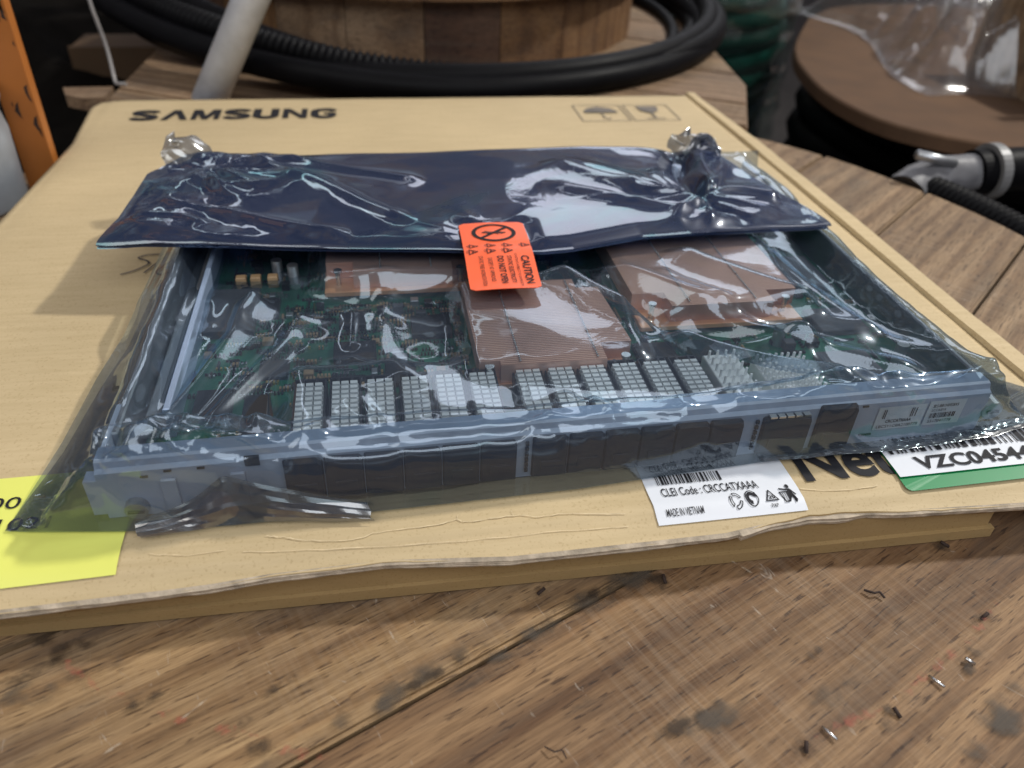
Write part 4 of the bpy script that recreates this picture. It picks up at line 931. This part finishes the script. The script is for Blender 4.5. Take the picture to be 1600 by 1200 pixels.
crease(Q, [(.25, 1.11), (.32, 1.03), (.40, .97), (.44, .93)], .010, .006, .03)
crease(Q, [(.22, 1.02), (.32, .95), (.40, .91), (.47, .895)], .009, .006, .022)
crease(Q, [(.435, .955), (.50, .97), (.55, .95)], .010, .006, .015)
wl = sst(-.13, -.22, x_)
Q[..., 2] += wl*.012*(.22-np.abs(fbm(x_*18+2*vnoise(x_*9, y_*9, 2), y_*18, 41, 3)-.5))
wx = x_+.06*vnoise(x_*6, y_*6, 71); wy = y_+.06*vnoise(x_*6, y_*6, 72)
Q[..., 2] += .0030*(fbm(x_*4.5+1, y_*4+4, 52, 2)-.5)*2+.0080*trin(wx*6+wy*4, wy*6-wx*3, 51)+.0035*trin(wx*14-wy*10, wy*12+5, 53)
edge = sst(0, .10, t)[:, None]*sst(1, .93, t)[:, None]*sst(0, .03, s)[None]*sst(1, .97, s)[None]
st = sst(.075, .10, x_)*sst(.20, .18, x_)*sst(.91, .89, y_)
Q[..., 2] = b0+(Q[..., 2]-b0)*(.18+.82*edge)*(1-.85*st)
Q[1:-1, 1:-1, 2] = blur(Q[..., 2], 2)[1:-1, 1:-1]
fl = build('folded_flap', Q.reshape(-1, 3), grid_faces(FX, FY), M['film_fold'], bag, smooth=True)
# back and underside of the fold so it has body from the side
U = Q.copy(); U[..., 2] = np.minimum(U[..., 2]-.004, .0735); U[..., 1] = U[..., 1]*.999+.0008
build('flap_lining', U[::2, ::2].reshape(-1, 3), grid_faces(FX//2, FY//2), M['film_fold'], bag, smooth=True)
V = []
for i in range(FX):
    a = Q[-1, i]; V += [tuple(a), (a[0], a[1]+.006, a[2]-.015), (a[0]*.99, a[1]+.004, .030), (a[0]*.98, a[1]-.002, .006)]
build('fold_back', V, grid_faces(4, FX), M['film_fold'], bag, smooth=True)
# two dog-ears of film standing up at the far corners
def ear(c, pts, seed, mat):
    V = []; n_ = 16
    L_, R_, Tp = [np.array(p) for p in pts]
    for j in range(n_):
        v = j/(n_-1)
        for i in range(n_):
            u = i/(n_-1); w_ = math.sqrt(max(0, 1-v**2.2)); p = (L_*(1-u)+R_*u); mid_ = (L_+R_)/2; p = mid_+(p-mid_)*w_; p = p+(Tp-mid_)*v
            p = p+np.array((0, -.012*math.sin(PI*u)*(1-.3*v)+.016*(vnoise(u*4, v*4, seed)-.5), .012*(vnoise(u*5+3, v*5, seed)-.5))); V.append(tuple(p))
    return build('dog_ear', V, grid_faces(n_, n_), mat, bag, smooth=True)
ear(None, [(-.280, 1.120, .078), (-.215, 1.150, .078), (-.272, 1.155, .112)], 3, M['film_seal'])
ear(None, [(.458, 1.160, .078), (.520, 1.145, .078), (.488, 1.155, .108)], 8, M['film_seal'])
ear(None, [(.49, 1.162, .078), (.53, 1.120, .080), (.515, 1.150, .103)], 12, M['film_fold'])
# ---- the orange caution sticker closing the flap
def stz(x, y):
    x = np.asarray(x, float); y = np.asarray(y, float)
    return .0880+.0006*np.sin(x*60)-.0125*sst(.838, .748, y)-.0015*np.exp(-((y-.832)/.006)**2)
SX = np.array((.0800, .001)); SY = np.array((.002, .143)); S0 = np.array((.0955, .7465))
def rr_poly(n_=26, m_=38):
    V = []; idx = {}
    F_ = []
    for j in range(m_):
        v = j/(m_-1); rad = .075; ins = 0.0; ry_ = rad*.56
        if v < ry_: ins = rad*(1-math.sqrt(max(0, 1-((ry_-v)/ry_)**2)))
        if v > 1-ry_: ins = rad*(1-math.sqrt(max(0, 1-((v-1+ry_)/ry_)**2)))
        for i in range(n_):
            u = ins+(1-2*ins)*i/(n_-1); p = S0+SX*u+SY*v; V.append((p[0], p[1], float(stz(p[0], p[1]))))
    return V, grid_faces(n_, m_)
V, Fc = rr_poly(); n_ = len(V); stk = build('caution_sticker', V+[(a, b, c-.0008) for a, b, c in V], Fc+[tuple(i+n_ for i in f[::-1]) for f in Fc], M['orange_label'], bag, smooth=True, label='bright orange caution sticker')
mb = MB()
def sp(u, v): return S0+SX*u+SY*v
th = np.linspace(0, 2*PI, 41)
for a, b in zip(th[:-1], th[1:]):
    put_poly(mb, [(.5+.335*math.cos(a), .795+.160*math.sin(a)), (.5+.335*math.cos(b), .795+.160*math.sin(b)), (.5+.275*math.cos(b), .795+.134*math.sin(b)), (.5+.275*math.cos(a), .795+.134*math.sin(a))], S0, SX, SY, .0008, stz)
stroke(mb, [(.5-.215, .795-.10), (.5+.215, .795+.10)], .0040, S0, SX, SY, .0008, stz)
stroke(mb, [(.33, .80), (.45, .785), (.55, .80), (.67, .79)], .0022, S0, SX, SY, .0008, stz)
for (a, b) in ((.36, .82), (.40, .77), (.60, .82), (.63, .77), (.56, .76)): stroke(mb, [(a, b), (.5, .795)], .0014, S0, SX, SY, .0008, stz)
def vt(txt, u, v1, ln, h, bold=.0): put_text(mb, txt, sp(u, v1), -SY*ln, SX*h, .0010, bold, stz)   # reads towards the viewer
vt('CAUTION', .80, .41, .35, .12, .02); vt('CONTENTS SUBJECT TO DAMAGE BY', .705, .44, .42, .045); vt('STATIC ELECTRICITY', .60, .41, .34, .065, .01)
vt('DO NOT OPEN', .455, .41, .34, .095, .02); vt('EXCEPT AT APPROVED', .32, .39, .29, .06); vt('STATIC FREE WORKSTATION', .19, .42, .37, .06)
for (cx_, cy_) in ((.16, .575), (.42, .575), (.67, .575), (.93, .575), (.14, .485), (.40, .485), (.65, .485)):
    r_ = .075; stroke(mb, [(cx_-r_*.9, cy_-.032), (cx_-r_*.9, cy_+.032), (cx_+r_*.75, cy_)], .0011, S0, SX, SY, .0008, stz, closed=True)
    stroke(mb, [(cx_-r_*.4, cy_+.01), (cx_-.0, cy_), (cx_-r_*.4, cy_-.012)], .0009, S0, SX, SY, .0008, stz); vt('ESD', cx_-r_*1.5, cy_+.018, .036, .03)
mb.build('sticker_print', M['ink'], stk)
# ================================================================== BACKGROUND
# second reel lying behind, with a ring of black conduit round its drum
r2c = (.17, 2.68)
re2 = thing('cable_reel', 'second wooden cable reel behind the box, with black conduit coiled round its drum', 'cable reel', (r2c[0], r2c[1], -.063))
out2 = [(.775, 1.60), (.80, 1.585), (.930, 1.90), (1.03, 2.57), (1.0, 3.1), (.75, 3.6), (.2, 3.8), (-.35, 3.6), (-.66, 3.1), (-.53, 2.23), (-.545, 1.93), (-.55, 1.74), (.70, 1.735), (.735, 1.62)]
def simple_planks(outline, ang, off, wd, n, mats, z0, z1, parent):
    nn = (-math.sin(ang), math.cos(ang)); g = .003
    for i in range(n):
        a = off+i*wd; p = clip(clip(outline, nn, a+wd-g), (-nn[0], -nn[1]), -(a+g))
        if len(p) >= 3: plank_mesh('plank', p, z0, z1, ang, mats[i % len(mats)], parent, .004)
simple_planks([(.70, 1.735), (.712, 1.62), (.775, 1.60), (.80, 1.585), (.930, 1.90), (1.03, 2.57), (.98, 2.9), (.62, 3.1), (.45, 3.35), (.2, 3.4), (-.3, 3.35), (-.60, 3.0), (-.53, 2.23), (-.545, 1.93), (-.55, 1.74)], math.radians(-28), .9, .26, 12, [M['wood_reel'], M['wood_right']], -.062, -.030, re2)
mb = MB(); mb.prism([(-.665, 1.925), (-.645, 1.87), (-.60, 1.84), (-.56, 1.85), (-.56, 1.93)], -.060, -.034); mb.build('plank', M['wood_reel'], re2)
ns = 22
for k in range(ns):
    a0 = 2*PI*k/ns+.1; a1 = 2*PI*(k+1)/ns+.096; mb = MB(); pl = []
    for a, rr_ in ((a0, .66), (a1, .66), (a1, .625), (a0, .625)): pl.append((r2c[0]+rr_*math.cos(a), r2c[1]+rr_*math.sin(a)))
    mb.prism(pl, -.030, .135); mb.build('stave', M['wood_drum_dark'] if k in (16, 12) else M['wood_reel'] if k in (3, 14, 15) else M['wood_drum'], re2)
mb = MB(); mb.cyl((r2c[0], r2c[1], .136), (r2c[0], r2c[1], .17), .70, seg=44); mb.build('upper_flange', M['wood_drum'], re2)
coil_l = ['outer smooth black conduit coil lying round the drum of the rear reel', 'ribbed black corrugated conduit coil lying close round the rear reel drum', 'upper smooth black conduit loop lying over the others at the left of the rear reel', 'thin smooth black conduit tucked between the ribbed coil and the rear drum', 'ribbed black conduit loop riding above the others at the left of the rear reel', 'thinnest smooth black conduit, nearest the rear drum and rising at the left', 'highest smooth black conduit loop, arching over the coil at the left of the rear reel']
for i, (Rr, zz, rr_, corr, tl, ph) in enumerate([(.925, .000, .029, None, .10, 3.3), (.880, .002, .030, (.016, .006), .12, 3.5), (.835, -.004, .024, None, .20, 3.3), (.905, .040, .026, None, .13, 2.9), (.860, .020, .030, (.016, .006), .22, 3.1), (.80, -.010, .018, None, .30, 2.8), (.90, .050, .028, None, .22, 2.5)]):
    path = []
    for k in range(180):
        a = 2*PI*k/180; path.append((r2c[0]+(Rr+.012*math.sin(3*a+i))*math.cos(a), r2c[1]+(Rr+.012*math.sin(3*a+i))*math.sin(a)*.98, zz+tl*max(0, math.cos(a-ph))**2-(.030*max(0, math.cos(a-5.0)) if i > 2 else 0)))
    V, Fc = tube_mesh(path, rr_, 14, True, corr); o = build('conduit_coil', V, Fc, M['conduit'], None, smooth=True); tag(o, coil_l[i], 'conduit', 'black conduits coiled round the rear reel')
# galvanised pipe leaning in from the back
pp = thing('metal_pipe', 'dull galvanised metal pipe standing behind the far left edge of the box', 'pipe', (-.335, 1.775, -.029))
mb = MB(); mb.cyl((-.338, 1.775, -.029), (.25, 1.875, .98), .0345, seg=40); mb.build('tube', M['galv'], pp, smooth=True)
mb = MB(); mb.cyl((.25, 1.875, .981), (.253, 1.8755, .986), .030, seg=24); mb.build('end_plug', M['conduit'], pp)
# orange steel post, bucket and hanging wire at the left
po = thing('steel_post', 'chipped orange painted steel post standing at the left edge', 'post', (-.55, 1.4, TZ+.001))
mb = MB(); mb.box(-.582, -.532, 1.40, 1.424, TZ+.001, .9, bev=.003); mb.build('upright', M['orange_paint'], po)
r = random.Random(3)
for k in range(13):
    z = r.uniform(-.03, .32); a = r.choice([.002, .003, .003, .005, .009]); x0 = -.5345 if r.random() < .6 else r.uniform(-.578, -.54)
    mb = MB(); P8 = [(x0-a*(.6+.5*r.random())*abs(math.cos(q))*(1 if math.cos(q) < 0 else .3), 1.3992, z+a*1.6*math.sin(q)) for q in np.linspace(0, 2*PI, 9)[:-1]]; mb.add(P8, [tuple(range(8))]); mb.build('rust_chip', M['rust'], po)
bk = thing('drum', 'pale grey plastic drum half hidden behind the orange post', 'drum', (-.678, 1.33, TZ+.001))
mb = MB(); prof = [(.10, TZ+.001), (.112, TZ+.012), (.115, .06), (.110, .09), (.118, .11), (.114, .135), (.09, .15)]
sg = 36; V = [(-.678+r_*math.cos(2*PI*k/sg), 1.33+r_*math.sin(2*PI*k/sg), z) for r_, z in prof for k in range(sg)]
Fc = [(j*sg+k, j*sg+(k+1) % sg, (j+1)*sg+(k+1) % sg, (j+1)*sg+k) for j in range(len(prof)-1) for k in range(sg)]+[tuple(range(sg*(len(prof)-1), sg*len(prof)))]
mb.add(V, Fc); mb.build('shell', M['bucket'], bk, smooth=True); mb = MB(); mb.cyl((-.66, 1.30, .151), (-.66, 1.30, .165), .016, seg=16); mb.build('bung', M['conduit'], bk)
V, Fc = tube_mesh(SPL([(-.60, 2.02, .30), (-.586, 2.0, .129), (-.582, 2.0, .09), (-.575, 2.0, .03), (-.566, 1.97, -.03), (-.552, 1.93, -.028), (-.53, 1.92, -.026)], 8), .0038, 8); o = build('wire', V, Fc, M['wire'], None, smooth=True); tag(o, 'thin pale wire hanging down beside the rear reel at top left', 'wire')
# black plastic sheeting heaped behind on the left
nx, ny = 120, 90; V = []
for j in range(ny):
    for i in range(nx):
        x = -3.4+3.0*i/(nx-1); y = 2.35+3.2*j/(ny-1); rg = 1-abs(2*float(fbm(x*2.2, y*2.2, 4, 4))-1)
        V.append((x, y, -.75+.55*float(fbm(x*.9, y*.9, 6, 2))+.18*rg+.35*(j/ny)-.5*float(sst(-.75, -.40, x))))
o = build('plastic_sheet', V, grid_faces(nx, ny), M['black_plastic'], None, smooth=True); tag(o, 'crumpled black plastic sheeting heaped on the floor at top left', 'plastic sheet')
cr = thing('crate', 'small brown wooden crate in the dark behind the coiled conduit', 'crate', (-.80, 2.95, -.62))
for k in range(4):
    mb = MB(); mb.box(-.92, -.66, 2.80, 2.82, -.60+k*.115, -.50+k*.115); mb.build('slat', M['brown_crate'], cr)
mb = MB(); mb.box(-.92, -.66, 2.823, 3.0, -.62, -.16); mb.build('core', M['brown_crate'], cr)
# tall coil of green cable under stretch wrap
gc = (1.22, 4.0); cb = thing('cable_coil', 'tall dark green cable coil under glossy stretch wrap behind the reels', 'cable coil', (gc[0], gc[1], -1.9))
for k in range(24):
    zz = -1.84+.088*k; path = [(gc[0]+(.74+.02*math.sin(5*a+k))*math.cos(a), gc[1]+(.74+.02*math.sin(5*a+k))*math.sin(a), zz+.012*math.sin(3*a+k*2)) for a in np.linspace(0, 2*PI, 100)[:-1]]
    V, Fc = tube_mesh(path, .048, 10, True); build('cable_turn', V, Fc, M['green_cable'], cb, smooth=True)
V = []; nx, ny = 200, 50
for j in range(ny):
    z = -1.2+1.5*j/(ny-1)
    for i in range(nx):
        a = PI+PI*i/(nx-1); rr_ = .805+.018*abs(math.sin((z*11+a)*2))+.03*float(fbm(a*6, z*9, 8, 3)); V.append((gc[0]+rr_*math.cos(a), gc[1]+rr_*math.sin(a), z))
build('stretch_wrap', V, grid_faces(nx, ny), film('coil_wrap', (.62, .72, .70), .10, .10, .03, (.2, .3, .28), .9), cb, smooth=True)
# far reel with a brown board top
fr = thing('cable_reel', 'far reel with a round brown board top and black cable wound beneath it', 'cable reel', (2.5, 2.85, -1.9))
po2 = [(1.97, 3.55), (1.717, 3.149), (1.610, 2.943), (1.541, 2.760), (1.475, 2.479), (1.470, 2.272), (1.505, 2.116), (1.580, 2.010), (1.676, 1.931), (1.79, 1.862), (2.1, 1.76), (2.5, 1.74), (2.95, 1.9), (3.35, 2.3), (3.5, 2.9), (3.3, 3.5), (2.9, 3.85), (2.315, 3.83)]
mb = MB(); mb.prism([tuple(p[:2]) for p in SPL(po2+[po2[0]], 4)[:-1]], -.245, -.20, bev=.006); mb.build('board_top', M['fibreboard'], fr)
mb = MB(); mb.cyl((2.5, 2.8, -1.9), (2.5, 2.8, -.2455), .62, seg=48); mb.build('drum', M['wood_drum_dark'], fr)
for k in range(14):
    zz = -1.5+.095*k; path = [(2.5+(.74+.03*math.sin(4*a+k))*math.cos(a), 2.8+(.74+.03*math.sin(4*a+k))*math.sin(a), zz) for a in np.linspace(0, 2*PI, 80)[:-1]]
    V, Fc = tube_mesh(path, .05, 9, True); build('cable_turn', V, Fc, M['conduit'], fr, smooth=True)
# stretch wrap bunched on the far reel
V = []; nx, ny = 150, 110
for j in range(ny):
    for i in range(nx):
        u = i/(nx-1); v = j/(ny-1); x = 1.90+1.2*u+.12*math.sin(v*5); y = 3.35-1.35*v+.35*(1-u)+.06*math.sin(u*9); e = float(sst(0, .15, u)*sst(1, .85, u)*sst(0, .15, v)*sst(1, .85, v))
        rg = 1-abs(2*float(fbm(x*5+2*vnoise(x*4, y*4, 1), y*5, 15, 4))-1); V.append((x, y, -.195+e*(.04+.24*rg**1.5)))
o = build('stretch_wrap', V, grid_faces(nx, ny), M['stretch'], None, smooth=True); tag(o, 'crumpled clear stretch wrap bunched on top of the far reel', 'plastic wrap')
ct = thing('crate', 'broken pale wooden crate corner at the right edge above the far reel', 'crate', (1.86, 2.05, -.199))
for (a, b, c, d, e, f_) in [(2.04, 2.5, 2.11, 2.14, -.199, -.125), (2.06, 2.5, 2.10, 2.125, -.115, -.02), (2.03, 2.5, 2.115, 2.15, -.01, .06), (2.09, 2.14, 2.16, 2.6, -.199, .08)]:
    mb = MB(); mb.box(a, b, c, d, e, f_, bev=.004); mb.build('slat', M['wood_right'], ct)
# ribbed hose with a taped connector by the table edge
hs = thing('hose', 'ribbed black hose with a grey taped connector, beside the wooden table at right', 'hose', (1.13, 1.3, -.2))
V, Fc = tube_mesh(SPL([(1.06, 1.345, -.070), (1.075, 1.30, -.070), (1.095, 1.22, -.068), (1.118, 1.10, -.070), (1.15, .92, -.09), (1.25, .70, -.18), (1.4, .5, -.4)], 10), .0300, 16, False, (.0135, .0055)); build('hose_body', V, Fc, M['conduit'], hs, smooth=True)
V, Fc = tube_mesh(SPL([(1.030, 1.325, -.080), (1.06, 1.34, -.066), (1.10, 1.345, -.058), (1.15, 1.345, -.054), (1.175, 1.345, -.052)], 10), .0395, 18)
V = [(x+.006*(vnoise(x*60, y*60, 3)-.5), y+.006*(vnoise(y*60, z*60, 5)-.5), z+.008*(vnoise(x*50, z*50, 7)-.5)) for x, y, z in V]; build('tape_wrap', V, Fc, M['tape'], hs, smooth=True)
mb = MB(); mb.cyl((1.176, 1.345, -.050), (1.205, 1.345, -.048), .045, seg=30); mb.build('collar', M['conduit'], hs)
mb = MB(); mb.cyl((1.2055, 1.345, -.048), (1.225, 1.345, -.047), .055, seg=32); mb.build('ring', M['white_plastic'], hs)
V, Fc = tube_mesh(SPL([(1.226, 1.345, -.047), (1.35, 1.36, -.055), (1.6, 1.45, -.15)], 8), .043, 16); build('hose_end', V, Fc, M['conduit'], hs, smooth=True)
mb = MB(); mb.cyl((1.030, 1.33, -.004), (1.115, 1.325, -.022), .0095, seg=14); mb.build('pin', M['aluminium'], hs, smooth=True)
for o in bpy.data.objects:
    if o.type == 'MESH' and o.data.polygons and o.data.polygons[0].use_smooth:
        pass
scn.cycles.transparent_max_bounces = 24; scn.cycles.max_bounces = 10
